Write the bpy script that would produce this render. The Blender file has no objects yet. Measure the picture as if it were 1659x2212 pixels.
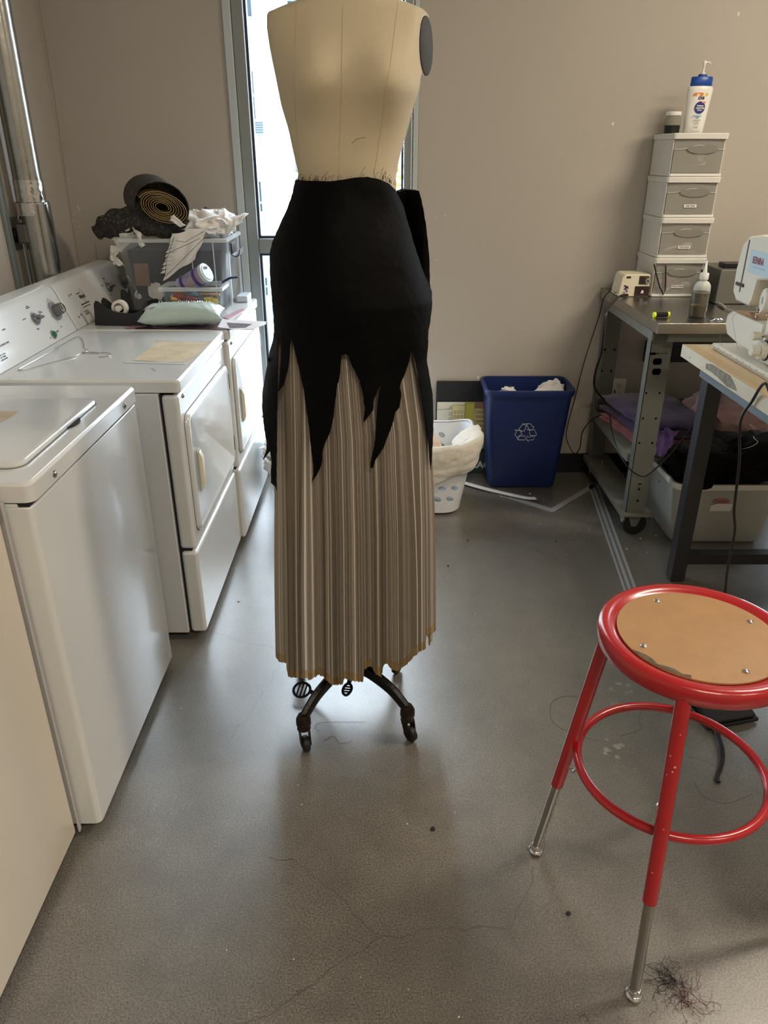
import bpy, bmesh, math, random
from mathutils import Vector, Matrix, noise
from mathutils.geometry import delaunay_2d_cdt

C = bpy.context.scene.collection
scn = bpy.context.scene
R = random.Random(7)
PI = math.pi
rad = math.radians

# ------------------------------------------------------------------ camera
F = 1625.0; PITCH = math.atan((1106-333)/F); H = 1.51
cam_data = bpy.data.cameras.new('camera')
cam_data.sensor_fit = 'VERTICAL'; cam_data.sensor_height = 36.0
cam_data.lens = F/2212*36.0
cam_data.clip_start = 0.05; cam_data.clip_end = 200
cam = bpy.data.objects.new('camera', cam_data); C.objects.link(cam)
cam.location = (0, 0, H); cam.rotation_euler = (PI/2-PITCH, 0, 0)
scn.camera = cam

# ------------------------------------------------------------------ world, lights, exposure
scn.view_settings.view_transform = 'Standard'; scn.view_settings.look = 'None'
scn.view_settings.gamma = 1.0; scn.view_settings.use_curve_mapping = False
scn.view_settings.exposure = 0.0
w = bpy.data.worlds.new('sky'); scn.world = w; w.use_nodes = True
bg = w.node_tree.nodes['Background']
bg.inputs[0].default_value = (0.76, 0.88, 1.0, 1); bg.inputs[1].default_value = 13.0

def area(name, loc, rot, sx, sy, power, col, portal=False):
    d = bpy.data.lights.new(name, 'AREA'); d.shape = 'RECTANGLE'; d.size = sx; d.size_y = sy
    d.energy = power; d.color = col
    o = bpy.data.objects.new(name, d); C.objects.link(o); o.location = loc; o.rotation_euler = rot
    if portal: d.cycles.is_portal = True
    return o
BW = 3.67      # back wall
LW = -1.43     # left wall
CEIL = 3.2
CEIL_LAMPS = [(0.6, -1.0), (2.7, -1.0), (2.3, 1.9)]
for i, (x, y) in enumerate(CEIL_LAMPS):
    area('ceiling_lamp_light', (x, y, CEIL-0.075), (0, 0, 0), 1.15, 0.28, [54, 38, 66][i], (1.0, 0.87, 0.71))
area('window_portal', (-0.25, BW+0.12, 1.4), (-PI/2, 0, 0), 0.76, 2.7, 1, (1, 1, 1), True)
area('window_portal', (2.55, BW+0.12, 1.4), (-PI/2, 0, 0), 0.9, 2.7, 1, (1, 1, 1), True)

# ------------------------------------------------------------------ helpers
def at(u, v, x=None, y=None, z=None):
    rx = (u-829.5)/F; d = (v-1106)/F
    r = Vector((rx, math.cos(PITCH)-d*math.sin(PITCH), -math.sin(PITCH)-d*math.cos(PITCH)))
    if x is not None: t = x/r.x
    elif y is not None: t = y/r.y
    else: t = (z-H)/r.z
    return Vector((0, 0, H)) + r*t
def at_plane(u, v, p0, n):
    r = at(u, v, y=1.0)-Vector((0, 0, H)); n = Vector(n)
    return Vector((0, 0, H)) + r*((Vector(p0)-Vector((0, 0, H))).dot(n)/r.dot(n))

def s2l(c):
    return tuple((x/12.92 if x <= 0.04045 else ((x+0.055)/1.055)**2.4) for x in c)
def hx(h):
    return s2l(tuple(int(h[i:i+2], 16)/255 for i in (0, 2, 4)))
MATS = {}
def mat(name, col, rough=0.5, metal=0.0, bump=0.0, bscale=60, var=0.0, vscale=8, alpha=1.0, spec=0.5, coat=0.0, sheen=0.0, emit=None, aniso=0.0, stretch=None):
    if name in MATS: return MATS[name]
    if isinstance(col, str): col = hx(col)
    m = bpy.data.materials.new(name); m.use_nodes = True
    nt = m.node_tree; b = nt.nodes['Principled BSDF']
    b.inputs['Base Color'].default_value = (*col, 1)
    b.inputs['Roughness'].default_value = rough; b.inputs['Metallic'].default_value = metal
    b.inputs['Alpha'].default_value = alpha; b.inputs['Specular IOR Level'].default_value = spec
    b.inputs['Coat Weight'].default_value = coat; b.inputs['Coat Roughness'].default_value = 0.08
    b.inputs['Sheen Weight'].default_value = sheen
    if emit: b.inputs['Emission Color'].default_value = (*emit[0], 1); b.inputs['Emission Strength'].default_value = emit[1]
    tc = nt.nodes.new('ShaderNodeTexCoord'); src = tc.outputs['Object']
    if stretch:
        mp = nt.nodes.new('ShaderNodeMapping'); mp.inputs['Scale'].default_value = stretch
        nt.links.new(src, mp.inputs[0]); src = mp.outputs[0]
    if var > 0:
        n = nt.nodes.new('ShaderNodeTexNoise'); n.inputs['Scale'].default_value = vscale; n.inputs['Detail'].default_value = 5
        nt.links.new(src, n.inputs['Vector'])
        cr = nt.nodes.new('ShaderNodeValToRGB')
        cr.color_ramp.elements[0].position = 0.3; cr.color_ramp.elements[1].position = 0.7
        cr.color_ramp.elements[0].color = (*[c*(1-var) for c in col], 1); cr.color_ramp.elements[1].color = (*[min(1, c*(1+var)) for c in col], 1)
        nt.links.new(n.outputs[0], cr.inputs[0]); nt.links.new(cr.outputs[0], b.inputs['Base Color'])
    if bump > 0:
        n2 = nt.nodes.new('ShaderNodeTexNoise'); n2.inputs['Scale'].default_value = bscale; n2.inputs['Detail'].default_value = 4
        nt.links.new(src, n2.inputs['Vector'])
        bp = nt.nodes.new('ShaderNodeBump'); bp.inputs['Strength'].default_value = bump; bp.inputs['Distance'].default_value = 0.004
        nt.links.new(n2.outputs[0], bp.inputs['Height']); nt.links.new(bp.outputs[0], b.inputs['Normal'])
    MATS[name] = m
    return m

def box(bm, lo, hi, M=None):
    lo = Vector(lo); hi = Vector(hi)
    vs = []
    for z in (lo.z, hi.z):
        for x, y in ((lo.x, lo.y), (hi.x, lo.y), (hi.x, hi.y), (lo.x, hi.y)):
            p = Vector((x, y, z)); vs.append(bm.verts.new(M @ p if M else p))
    for f in ((0, 3, 2, 1), (4, 5, 6, 7), (0, 1, 5, 4), (1, 2, 6, 5), (2, 3, 7, 6), (3, 0, 4, 7)):
        bm.faces.new([vs[i] for i in f])
def frame_of(d):
    d = Vector(d).normalized()
    a = Vector((0, 0, 1)) if abs(d.z) < 0.9 else Vector((1, 0, 0))
    u = d.cross(a).normalized(); return u, d.cross(u).normalized(), d
def cyl(bm, p0, p1, r0, r1=None, seg=16, cap=True):
    r1 = r0 if r1 is None else r1
    p0 = Vector(p0); p1 = Vector(p1); u, v, d = frame_of(p1-p0)
    a = [bm.verts.new(p0+(u*math.cos(2*PI*i/seg)+v*math.sin(2*PI*i/seg))*r0) for i in range(seg)]
    b = [bm.verts.new(p1+(u*math.cos(2*PI*i/seg)+v*math.sin(2*PI*i/seg))*r1) for i in range(seg)]
    for i in range(seg): bm.faces.new((a[i], b[i], b[(i+1) % seg], a[(i+1) % seg]))
    if cap: bm.faces.new(a); bm.faces.new(b[::-1])
def catmull(pts, n=8, closed=False):
    P = [Vector(p) for p in pts]; out = []
    m = len(P); rng = range(m if closed else m-1)
    for i in rng:
        if closed: a, b, c, d = P[(i-1) % m], P[i], P[(i+1) % m], P[(i+2) % m]
        else: a, b, c, d = P[max(i-1, 0)], P[i], P[i+1], P[min(i+2, m-1)]
        for k in range(n):
            t = k/n
            out.append(0.5*((2*b)+(c-a)*t+(2*a-5*b+4*c-d)*t*t+(-a+3*b-3*c+d)*t*t*t))
    if not closed: out.append(P[-1])
    return out
def tube(bm, pts, r, seg=8, closed=False, flat=None, up=None):
    pts = [Vector(p) for p in pts]; n = len(pts); rings = []
    prev = None
    for i, p in enumerate(pts):
        if closed: t = (pts[(i+1) % n]-pts[i-1])
        else: t = pts[min(i+1, n-1)]-pts[max(i-1, 0)]
        if t.length < 1e-9: t = Vector((0, 0, 1))
        t.normalize()
        if up is not None: u = Vector(up)-t*Vector(up).dot(t)
        elif prev is None: u = frame_of(t)[0]
        else: u = prev - t*prev.dot(t)
        if u.length < 1e-6: u = frame_of(t)[0]
        u.normalize(); v = t.cross(u); prev = u
        rr = r[i] if isinstance(r, (list, tuple)) else r
        ru, rv = (rr, rr) if flat is None else (rr*flat[0], rr*flat[1])
        rings.append([bm.verts.new(p+u*math.cos(2*PI*k/seg)*ru+v*math.sin(2*PI*k/seg)*rv) for k in range(seg)])
    for i in range(n if closed else n-1):
        a = rings[i]; b = rings[(i+1) % n]
        for k in range(seg): bm.faces.new((a[k], a[(k+1) % seg], b[(k+1) % seg], b[k]))
    if not closed: bm.faces.new(rings[0][::-1]); bm.faces.new(rings[-1])
def lathe(bm, prof, base=(0, 0, 0), seg=32, M=None, sx=1, sy=1):
    rings = []; base = Vector(base)
    for r, z in prof:
        ring = []
        for i in range(seg):
            p = Vector((math.cos(2*PI*i/seg)*r*sx, math.sin(2*PI*i/seg)*r*sy, z))
            if M: p = M @ p
            ring.append(bm.verts.new(base+p))
        rings.append(ring)
    for a, b in zip(rings, rings[1:]):
        for i in range(seg): bm.faces.new((a[i], a[(i+1) % seg], b[(i+1) % seg], b[i]))
    bm.faces.new(rings[0][::-1]); bm.faces.new(rings[-1])
def loft(bm, rings, cap0=True, cap1=True):
    R_ = [[bm.verts.new(p) for p in r] for r in rings]; n = len(R_[0])
    for a, b in zip(R_, R_[1:]):
        for i in range(n): bm.faces.new((a[i], a[(i+1) % n], b[(i+1) % n], b[i]))
    if cap0: bm.faces.new(R_[0][::-1])
    if cap1: bm.faces.new(R_[-1])
def rrect(cx, cy, hx_, hy_, r, z, n=5):
    out = []
    for (sx, sy, a0) in ((1, 1, 0), (-1, 1, 90), (-1, -1, 180), (1, -1, 270)):
        for k in range(n+1):
            a = rad(a0+90*k/n)
            out.append(Vector((cx+sx*(hx_-r)+math.cos(a)*r, cy+sy*(hy_-r)+math.sin(a)*r, z)))
    return out
def prism(bm, poly, M, depth):
    a = [bm.verts.new(M @ Vector((x, y, 0))) for x, y in poly]; b = [bm.verts.new(M @ Vector((x, y, depth))) for x, y in poly]
    n = len(poly); bm.faces.new(a[::-1]); bm.faces.new(b)
    for i in range(n): bm.faces.new((a[i], a[(i+1) % n], b[(i+1) % n], b[i]))
def basis(o, ex, ey):
    ex = Vector(ex).normalized(); ey = Vector(ey); ey = (ey-ex*ey.dot(ex)).normalized(); ez = ex.cross(ey)
    M = Matrix.Identity(4)
    for i in range(3): M[i][0] = ex[i]; M[i][1] = ey[i]; M[i][2] = ez[i]; M[i][3] = o[i]
    return M
def B(): return bmesh.new()
def obj(name, bm, m, parent=None, bevel=0.0, angle=38, seg=2, label=None, recalc=True):
    if recalc: bmesh.ops.recalc_face_normals(bm, faces=bm.faces)
    me = bpy.data.meshes.new(name); bm.to_mesh(me); bm.free()
    o = bpy.data.objects.new(name, me); C.objects.link(o)
    me.materials.append(m)
    me.polygons.foreach_set('use_smooth', [True]*len(me.polygons))
    me.set_sharp_from_angle(angle=rad(angle))
    if parent is None:
        vs = me.vertices
        if len(vs):
            xs = [v.co.x for v in vs]; ys = [v.co.y for v in vs]; zs = [v.co.z for v in vs]
            c = Vector(((min(xs)+max(xs))/2, (min(ys)+max(ys))/2, min(zs)))
            me.transform(Matrix.Translation(-c)); o.location = c
    else:
        o.parent = parent; P_ = parent; T = Matrix.Identity(4)
        chain = []
        while P_ is not None: chain.append(P_); P_ = P_.parent
        for q in reversed(chain):
            T = T @ q.matrix_parent_inverse @ (Matrix.Translation(q.location) @ q.rotation_euler.to_matrix().to_4x4())
        o.matrix_parent_inverse = T.inverted()
    if bevel > 0:
        b = o.modifiers.new('bevel', 'BEVEL'); b.width = bevel; b.segments = seg; b.limit_method = 'ANGLE'; b.angle_limit = rad(40); b.harden_normals = True
    if label: o['label'] = label
    return o
def tag(o, label, cat, group=None, kind=None):
    o['label'] = label; o['category'] = cat
    if group: o['group'] = group
    if kind: o['kind'] = kind
    return o
def thing(name, loc, label, cat, group=None):
    o = bpy.data.objects.new(name, None); C.objects.link(o); o.location = loc; o.empty_display_size = 0.05
    return tag(o, label, cat, group)
def struct(name, bm, m, parent=None, bevel=0.0):
    o = obj(name, bm, m, parent, bevel)
    if parent is None: o['kind'] = 'structure'
    return o
def text(s, size, M, m, parent, name='lettering', align='CENTER', bold=0.0, sx=1.0, shear=0.0):
    cu = bpy.data.curves.new('t', 'FONT'); cu.body = s; cu.size = size; cu.align_x = align; cu.align_y = 'CENTER'
    cu.extrude = 0.0002; cu.offset = bold; cu.shear = shear; cu.resolution_u = 3
    t = bpy.data.objects.new('t', cu); C.objects.link(t)
    dg = bpy.context.evaluated_depsgraph_get()
    me = bpy.data.meshes.new_from_object(t.evaluated_get(dg)); bpy.data.objects.remove(t)
    bm = B(); bm.from_mesh(me); bpy.data.meshes.remove(me)
    bmesh.ops.transform(bm, matrix=M @ Matrix.Diagonal((sx, 1, 1, 1)), verts=bm.verts)
    return obj(name, bm, m, parent, recalc=False)
def fbm(p, o=4): return noise.fractal(Vector(p), 1.0, 2.0, o)
def crumple(bm, c, size, seed=0, amp=0.25, freq=2.5, sub=4, flat=True, ridge=True):
    """a heap of cloth: a squashed ball with ridged folds"""
    r = bmesh.ops.create_icosphere(bm, subdivisions=sub, radius=1.0)
    c = Vector(c); size = Vector(size)
    for v in r['verts']:
        p = v.co.copy()
        q = p*freq + Vector((seed*3.7, seed*1.3, -seed))
        q2 = q + 0.8*Vector((noise.noise(q*0.7), noise.noise(q*0.7+Vector((5, 1, 2))), noise.noise(q*0.7+Vector((1, 8, 3)))))
        d = (0.55-abs(noise.noise(q2))*2.2 if ridge else noise.noise(q2)) * amp + 0.3*amp*noise.noise(q2*2.3)
        p = p*(1+d)
        if flat and p.z < -0.5: p.z = -0.5-(p.z+0.5)*0.1
        v.co = c+Vector((p.x*size.x, p.y*size.y, p.z*size.z))
def sheet(bm, fn, nu, nv, thick=0.002):
    """grid surface fn(s,t)->Vector with thickness"""
    g = [[bm.verts.new(fn(i/nu, j/nv)) for j in range(nv+1)] for i in range(nu+1)]
    fs = [bm.faces.new((g[i][j], g[i+1][j], g[i+1][j+1], g[i][j+1])) for i in range(nu) for j in range(nv)]
    if thick:
        h = []
        for i in range(nu+1):
            row = []
            for j in range(nv+1):
                a = g[min(i+1, nu)][j].co-g[max(i-1, 0)][j].co; b_ = g[i][min(j+1, nv)].co-g[i][max(j-1, 0)].co
                row.append(bm.verts.new(g[i][j].co-a.cross(b_).normalized()*thick))
            h.append(row)
        for i in range(nu):
            for j in range(nv): bm.faces.new((h[i][j], h[i][j+1], h[i+1][j+1], h[i+1][j]))
            bm.faces.new((g[i][0], h[i][0], h[i+1][0], g[i+1][0])); bm.faces.new((g[i][nv], g[i+1][nv], h[i+1][nv], h[i][nv]))
        for j in range(nv):
            bm.faces.new((g[0][j], g[0][j+1], h[0][j+1], h[0][j])); bm.faces.new((g[nu][j], h[nu][j], h[nu][j+1], g[nu][j+1]))

# ------------------------------------------------------------------ materials
def wall_mat():
    m = mat('painted_wall', 'B0A99E', 0.6, 0, 0.12, 180, 0.03, 1.5)
    return m
def floor_mat():
    m = bpy.data.materials.new('polished_concrete'); m.use_nodes = True; nt = m.node_tree; N = nt.nodes; L = nt.links
    b = N['Principled BSDF']; tc = N.new('ShaderNodeTexCoord')
    def nz(scale, det=6, rough=0.6, dist=0.0):
        n = N.new('ShaderNodeTexNoise'); n.inputs['Scale'].default_value = scale; n.inputs['Detail'].default_value = det
        n.inputs['Roughness'].default_value = rough; n.inputs['Distortion'].default_value = dist; L.new(tc.outputs['Object'], n.inputs['Vector']); return n
    def ramp(src, p0, c0, p1, c1):
        r = N.new('ShaderNodeValToRGB'); r.color_ramp.elements[0].position = p0; r.color_ramp.elements[0].color = c0
        r.color_ramp.elements[1].position = p1; r.color_ramp.elements[1].color = c1; L.new(src, r.inputs[0]); return r
    def mix(mode, fac, a, bb):
        x = N.new('ShaderNodeMix'); x.data_type = 'RGBA'; x.blend_type = mode
        if isinstance(fac, float): x.inputs[0].default_value = fac
        else: L.new(fac, x.inputs[0])
        L.new(a, x.inputs[6])
        if isinstance(bb, tuple): x.inputs[7].default_value = bb
        else: L.new(bb, x.inputs[7])
        return x.outputs[2]
    big = ramp(nz(1.6, 6, 0.6).outputs[0], 0.15, (0.088, 0.082, 0.071, 1), 0.85, (0.158, 0.148, 0.130, 1))
    mott = ramp(nz(11, 5, 0.6).outputs[0], 0.2, (0.80, 0.80, 0.80, 1), 0.8, (1.2, 1.2, 1.2, 1))
    fine = ramp(nz(260, 3, 0.7).outputs[0], 0.3, (0.25, 0.25, 0.25, 1), 0.72, (2.0, 2.0, 1.95, 1))
    c = mix('MULTIPLY', 1.0, mix('MULTIPLY', 1.0, big.outputs[0], mott.outputs[0]), fine.outputs[0])
    # pale aggregate specks
    vo = N.new('ShaderNodeTexVoronoi'); vo.inputs['Scale'].default_value = 120; L.new(tc.outputs['Object'], vo.inputs['Vector'])
    sp = ramp(vo.outputs['Distance'], 0.05, (1, 1, 1, 1), 0.10, (0, 0, 0, 1))
    sel = ramp(nz(60, 2).outputs[0], 0.60, (0, 0, 0, 1), 0.64, (1, 1, 1, 1))
    spm = mix('MULTIPLY', 1.0, sp.outputs[0], sel.outputs[0])
    c = mix('MIX', spm, c, (0.60, 0.58, 0.52, 1))
    # hairline cracks
    v2 = N.new('ShaderNodeTexVoronoi'); v2.voronoi_dimensions = '2D'; v2.feature = 'DISTANCE_TO_EDGE'; v2.inputs['Scale'].default_value = 1.15
    nd = nz(6, 5); vm = N.new('ShaderNodeVectorMath'); vm.operation = 'MULTIPLY_ADD'
    vm.inputs[1].default_value = (0.10, 0.10, 0.0); L.new(nd.outputs['Color'], vm.inputs[0]); L.new(tc.outputs['Object'], vm.inputs[2]); L.new(vm.outputs[0], v2.inputs['Vector'])
    cr = ramp(v2.outputs['Distance'], 0.0, (1, 1, 1, 1), 0.0011, (0, 0, 0, 1))
    selc = ramp(nz(1.3, 2).outputs[0], 0.5, (0, 0, 0, 1), 0.55, (1, 1, 1, 1))
    c = mix('MIX', mix('MULTIPLY', 1.0, cr.outputs[0], selc.outputs[0]), c, (0.075, 0.069, 0.06, 1))
    v3 = N.new('ShaderNodeTexVoronoi'); v3.voronoi_dimensions = '2D'; v3.feature = 'DISTANCE_TO_EDGE'; v3.inputs['Scale'].default_value = 16
    vm2 = N.new('ShaderNodeVectorMath'); vm2.operation = 'MULTIPLY_ADD'; nd2 = nz(30, 4)
    vm2.inputs[1].default_value = (0.10, 0.10, 0.0); L.new(nd2.outputs['Color'], vm2.inputs[0]); L.new(tc.outputs['Object'], vm2.inputs[2]); L.new(vm2.outputs[0], v3.inputs['Vector'])
    cr3 = ramp(v3.outputs['Distance'], 0.0, (0.35, 0.35, 0.35, 1), 0.02, (0, 0, 0, 1))
    sel3 = ramp(nz(4, 2).outputs[0], 0.5, (0, 0, 0, 1), 0.62, (1, 1, 1, 1))
    c = mix('MIX', mix('MULTIPLY', 1.0, cr3.outputs[0], sel3.outputs[0]), c, (0.36, 0.34, 0.30, 1))
    L.new(c, b.inputs['Base Color'])
    b.inputs['Roughness'].default_value = 0.34
    b.inputs['Specular IOR Level'].default_value = 0.6; b.inputs['Coat Weight'].default_value = 1.0; b.inputs['Coat IOR'].default_value = 1.72; b.inputs['Coat Roughness'].default_value = 0.32
    bp = N.new('ShaderNodeBump'); bp.inputs['Strength'].default_value = 0.10; bp.inputs['Distance'].default_value = 0.002
    L.new(nz(220, 3).outputs[0], bp.inputs['Height']); L.new(bp.outputs[0], b.inputs['Normal'])
    return m
WALL = wall_mat()
BLACKBASE = mat('black_vinyl_base', '0B0B0B', 0.35)
WHITE_EN = mat('white_enamel', 'D3D5D3', 0.22, 0, 0.05, 30, 0.015, 3, coat=0.5)
CREAM_EN = mat('cream_enamel', 'D9D1C2', 0.26, 0, 0.05, 30, 0.02, 3, coat=0.4)
SIDE_EN = mat('side_enamel', 'CDD0D2', 0.35, 0, 0.15, 300)
GAP = mat('dark_gap', '14131A', 0.8)
KNOB = mat('grey_knob', '77777A', 0.35, 0.35)
DIAL = mat('grey_dial', '8A8C8E', 0.4, 0.4)
INK = mat('dark_ink', '33323A', 0.6)
CHROME = mat('chrome', 'D8D8D8', 0.10, 1.0)
STEELB = mat('brushed_steel', '9A9893', 0.25, 1.0, 0.1, 80, 0.06, 6, stretch=(1, 12, 12))
GALV = mat('galvanised_steel', 'A9A9A4', 0.22, 1.0, 0.25, 22, 0.10, 14)
FOIL = mat('foil_tape', 'C9C8C4', 0.16, 1.0, 0.9, 45)
LINEN = mat('linen_cover', 'BFB194', 0.8, 0, 0.25, 700, 0.04, 5, sheen=0.1)
LINEN_SEAM = mat('linen_seam', 'B2A283', 0.85)
BLACKCLOTH = mat('black_sateen', (0.0012, 0.0011, 0.001), 0.6, 0, 0.5, 40, 0.1, 10, spec=0.07)
IRON = mat('black_cast_iron', '12110F', 0.38, 0.4, 0.3, 120)
RUSTY = mat('worn_bronze_iron', '2B211B', 0.35, 0.6, 0.3, 90, 0.3, 30)
RED = mat('red_powder_coat', 'A31A1F', 0.26, 0, 0.05, 60, 0.05, 12, coat=0.35)
GREYPAINT = mat('grey_steel_paint', '6E7068', 0.42, 0.25, 0.06, 60, 0.07, 7)
GREYPAINT_D = mat('dusty_grey_steel', '77766A', 0.55, 0.2, 0.1, 40, 0.15, 9)
DARKSTEEL = mat('dark_gunmetal', '3B3B3D', 0.38, 0.55, 0.05, 80, 0.1, 10)
BLACKP = mat('black_plastic', '0D0D0E', 0.38)
RUBBER = mat('black_rubber', '0A0A0A', 0.6)
CREAMP = mat('cream_plastic', 'DDD5BC', 0.38, 0, 0.05, 100)
WHITEP = mat('white_plastic', 'E6E5DF', 0.35)
BLUEBIN = mat('blue_bin_plastic', '12275F', 0.42, 0, 0.25, 400, 0.04, 6)
PAPERW = mat('white_paper', 'E6E4E0', 0.6)
WHITECLOTH = mat('white_cotton', 'E4E3E0', 0.85, 0, 0.5, 120, sheen=0.2)
TERRY = mat('cream_terry_towel', 'DCD5C6', 0.95, 0, 1.0, 260, 0.06, 60, sheen=0.4)
def clear(name, col, a, rough=0.15):
    return mat(name, col, rough, 0, alpha=a, spec=0.6)
CLEARP = clear('clear_plastic', 'B4BCC2', 0.12)
CLEARRIM = clear('clear_plastic_rim', 'E4ECF0', 0.5)
FROST = mat('frosted_drawer_front', 'B5B3A9', 0.3, alpha=0.42)
GLASS = mat('window_pane_glass', 'EAF4F2', 0.02, alpha=0.07)

# ------------------------------------------------------------------ room shell
XR = 4.2; YN = -2.6
bm = B(); box(bm, (LW-0.15, YN-0.15, -0.1), (XR+0.15, BW+0.3, 0)); struct('floor', bm, floor_mat())
bm = B(); box(bm, (LW-0.15, YN-0.15, CEIL), (XR+0.15, BW+0.3, CEIL+0.1)); struct('ceiling', bm, mat('ceiling_paint', 'C9C4BA', 0.8))
bm = B(); box(bm, (LW-0.15, YN, 0), (LW, BW+0.2, CEIL)); struct('wall_left', bm, WALL)
bm = B(); box(bm, (XR, YN, 0), (XR+0.15, BW+0.2, CEIL)); struct('wall_right', bm, WALL)
bm = B(); box(bm, (LW, YN-0.15, 0), (XR, YN, CEIL)); struct('wall_front', bm, WALL)
WX0, WX1, WZ0, WZ1 = -0.665, 0.150, 0.07, 2.85      # the window by the dryers
VX0, VX1 = 2.10, 3.0                                  # a second one beyond the frame, its light lies on the floor
bm = B()
for a, b_ in (((LW, BW, 0), (WX0, BW+0.2, CEIL)), ((WX1, BW, 0), (VX0, BW+0.2, CEIL)), ((VX1, BW, 0), (XR, BW+0.2, CEIL)),
              ((WX0, BW, 0), (WX1, BW+0.2, WZ0)), ((WX0, BW, WZ1), (WX1, BW+0.2, CEIL)), ((VX0, BW, 0), (VX1, BW+0.2, WZ0)), ((VX0, BW, WZ1), (VX1, BW+0.2, CEIL))):
    box(bm, a, b_)
struct('wall_back', bm, WALL)
bm = B(); box(bm, (WX1+0.005, BW-0.012, 0.001), (VX0, BW-0.0005, 0.105)); struct('baseboard_back', bm, BLACKBASE, bevel=0.003)
bm = B(); box(bm, (LW+0.0005, YN, 0.001), (LW+0.012, BW-0.001, 0.105)); struct('baseboard_left', bm, BLACKBASE, bevel=0.003)

FRAME = mat('window_frame_grey', '8C9290', 0.4, 0.3)
JAMB = mat('pale_window_jamb', 'B9C2C4', 0.45)
def window(name, x0, x1):
    wroot = bpy.data.objects.new(name, None); C.objects.link(wroot); wroot.location = ((x0+x1)/2, BW, WZ0); wroot['kind'] = 'structure'
    zt = 1.128
    bm = B()
    box(bm, (x0+0.001, BW-0.012, WZ0+0.001), (x0+0.035, BW+0.15, WZ1-0.001))
    box(bm, (x1-0.02, BW-0.006, WZ0+0.001), (x1-0.001, BW+0.15, WZ1-0.001))
    obj('jamb', bm, JAMB, wroot, 0.003)
    bm = B()
    box(bm, (x0+0.036, BW+0.0, WZ0+0.001), (x0+0.085, BW+0.075, WZ1-0.001))
    box(bm, (x1-0.062, BW+0.0, WZ0+0.001), (x1-0.021, BW+0.075, WZ1-0.001))
    box(bm, (x0+0.086, BW+0.002, zt-0.035), (x1-0.063, BW+0.073, zt+0.03))
    box(bm, (x0+0.086, BW+0.002, WZ0+0.002), (x1-0.063, BW+0.073, WZ0+0.07))
    box(bm, (x0+0.086, BW+0.002, WZ1-0.07), (x1-0.063, BW+0.073, WZ1-0.002))
    obj('window_frame', bm, FRAME, wroot, 0.004)
    for (z0, z1) in ((zt+0.031, WZ1-0.071), (WZ0+0.071, zt-0.036)):
        bm = B()
        for a, b_ in (((x0+0.0865, z0), (x0+0.096, z1)), ((x1-0.073, z0), (x1-0.0635, z1)), ((x0+0.0965, z0), (x1-0.0735, z0+0.01)), ((x0+0.0965, z1-0.01), (x1-0.0735, z1))):
            box(bm, (a[0], BW+0.02, a[1]), (b_[0], BW+0.06, b_[1]))
        obj('gasket', bm, mat('dark_gasket', '1E2A38', 0.5), wroot)
        bm = B(); box(bm, (x0+0.0865, BW+0.036, z0), (x1-0.0635, BW+0.042, z1)); obj('pane', bm, GLASS, wroot)
    return wroot
w1 = window('window_1', WX0, WX1); w2 = window('window_2', VX0, VX1)
# bead chain of the roller shade
bm = B()
for xx in (WX1-0.030, WX1-0.020):
    for k in range(300):
        z = 1.15+k*0.0058
        bmesh.ops.create_icosphere(bm, subdivisions=1, radius=0.0026, matrix=Matrix.Translation((xx, BW-0.012, z)))
    cyl(bm, (xx, BW-0.012, 1.15), (xx, BW-0.012, 2.89), 0.0008, seg=5)
o = obj('bead_chain', bm, WHITEP); o['kind'] = 'stuff'; tag(o, 'white bead chain of the window shade hanging at the right window jamb', 'chain')

# ceiling lamps (their light is set at the top)
for i, (x, y) in enumerate(CEIL_LAMPS):
    t = thing('ceiling_light', (x, y, CEIL-0.07), 'long fluorescent fixture on the ceiling, out of the picture', 'lamp', 'ceiling fixtures above the room')
    bm = B(); box(bm, (x-0.62, y-0.17, CEIL-0.06), (x+0.62, y+0.17, CEIL-0.001)); obj('housing', bm, WHITEP, t, 0.005)
    bm = B(); box(bm, (x-0.6, y-0.155, CEIL-0.069), (x+0.6, y+0.155, CEIL-0.061)); obj('diffuser', bm, mat('lamp_diffuser', 'F4E9D8', 0.5, emit=((1, 0.86, 0.70), 3.0)), t)

# wall flecks where paint has chipped
bm = B()
def fleck(u, v, s, wall='b'):
    if wall == 'b': p = at(u, v, y=BW-0.0006); ex, ey = (1, 0, 0), (0, 0, 1)
    else: p = at(u, v, x=LW+0.0006); ex, ey = (0, 1, 0), (0, 0, 1)
    n = 7; pts = [(math.cos(2*PI*i/n)*s*R.uniform(.4, 1), math.sin(2*PI*i/n)*s*R.uniform(.5, 1.5)) for i in range(n)]
    prism(bm, pts, basis(p, ex, ey), -0.0004 if wall == 'b' else 0.0004)
for u, v, s in ((1595, 30, .010), (1324, 268, .008), (1252, 294, .003), (1300, 315, .002), (1033, 815, .008), (1082, 814, .005), (940, 470, .003), (961, 465, .003), (942, 562, .003), (1305, 640, .003),
                (168, 447, .005), (172, 452, .004), (160, 464, .003), (157, 478, .004), (172, 490, .003), (146, 385, .003), (205, 575, .004), (203, 563, .003), (190, 583, .004)):
    fleck(u, v, s)
o = obj('paint_chip', bm, mat('chipped_plaster', 'DAD6CC', 0.8)); tag(o, 'small pale chips in the wall paint', 'paint chip', kind='stuff')
bm = B()
for pts in ([(84, 0), (118, 210), (150, 440), (176, 600)], [(124, 360), (140, 430), (152, 560)], [(205, 520), (216, 590)]):
    tube(bm, [at(u, v, y=BW-0.0012) for u, v in pts], 0.0009, 5)
o = obj('wall_drip', bm, mat('pale_drip', '9C968B', 0.4)); tag(o, 'thin pale vertical drip lines on the back wall beside the metal duct', 'paint drip', kind='stuff')

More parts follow.
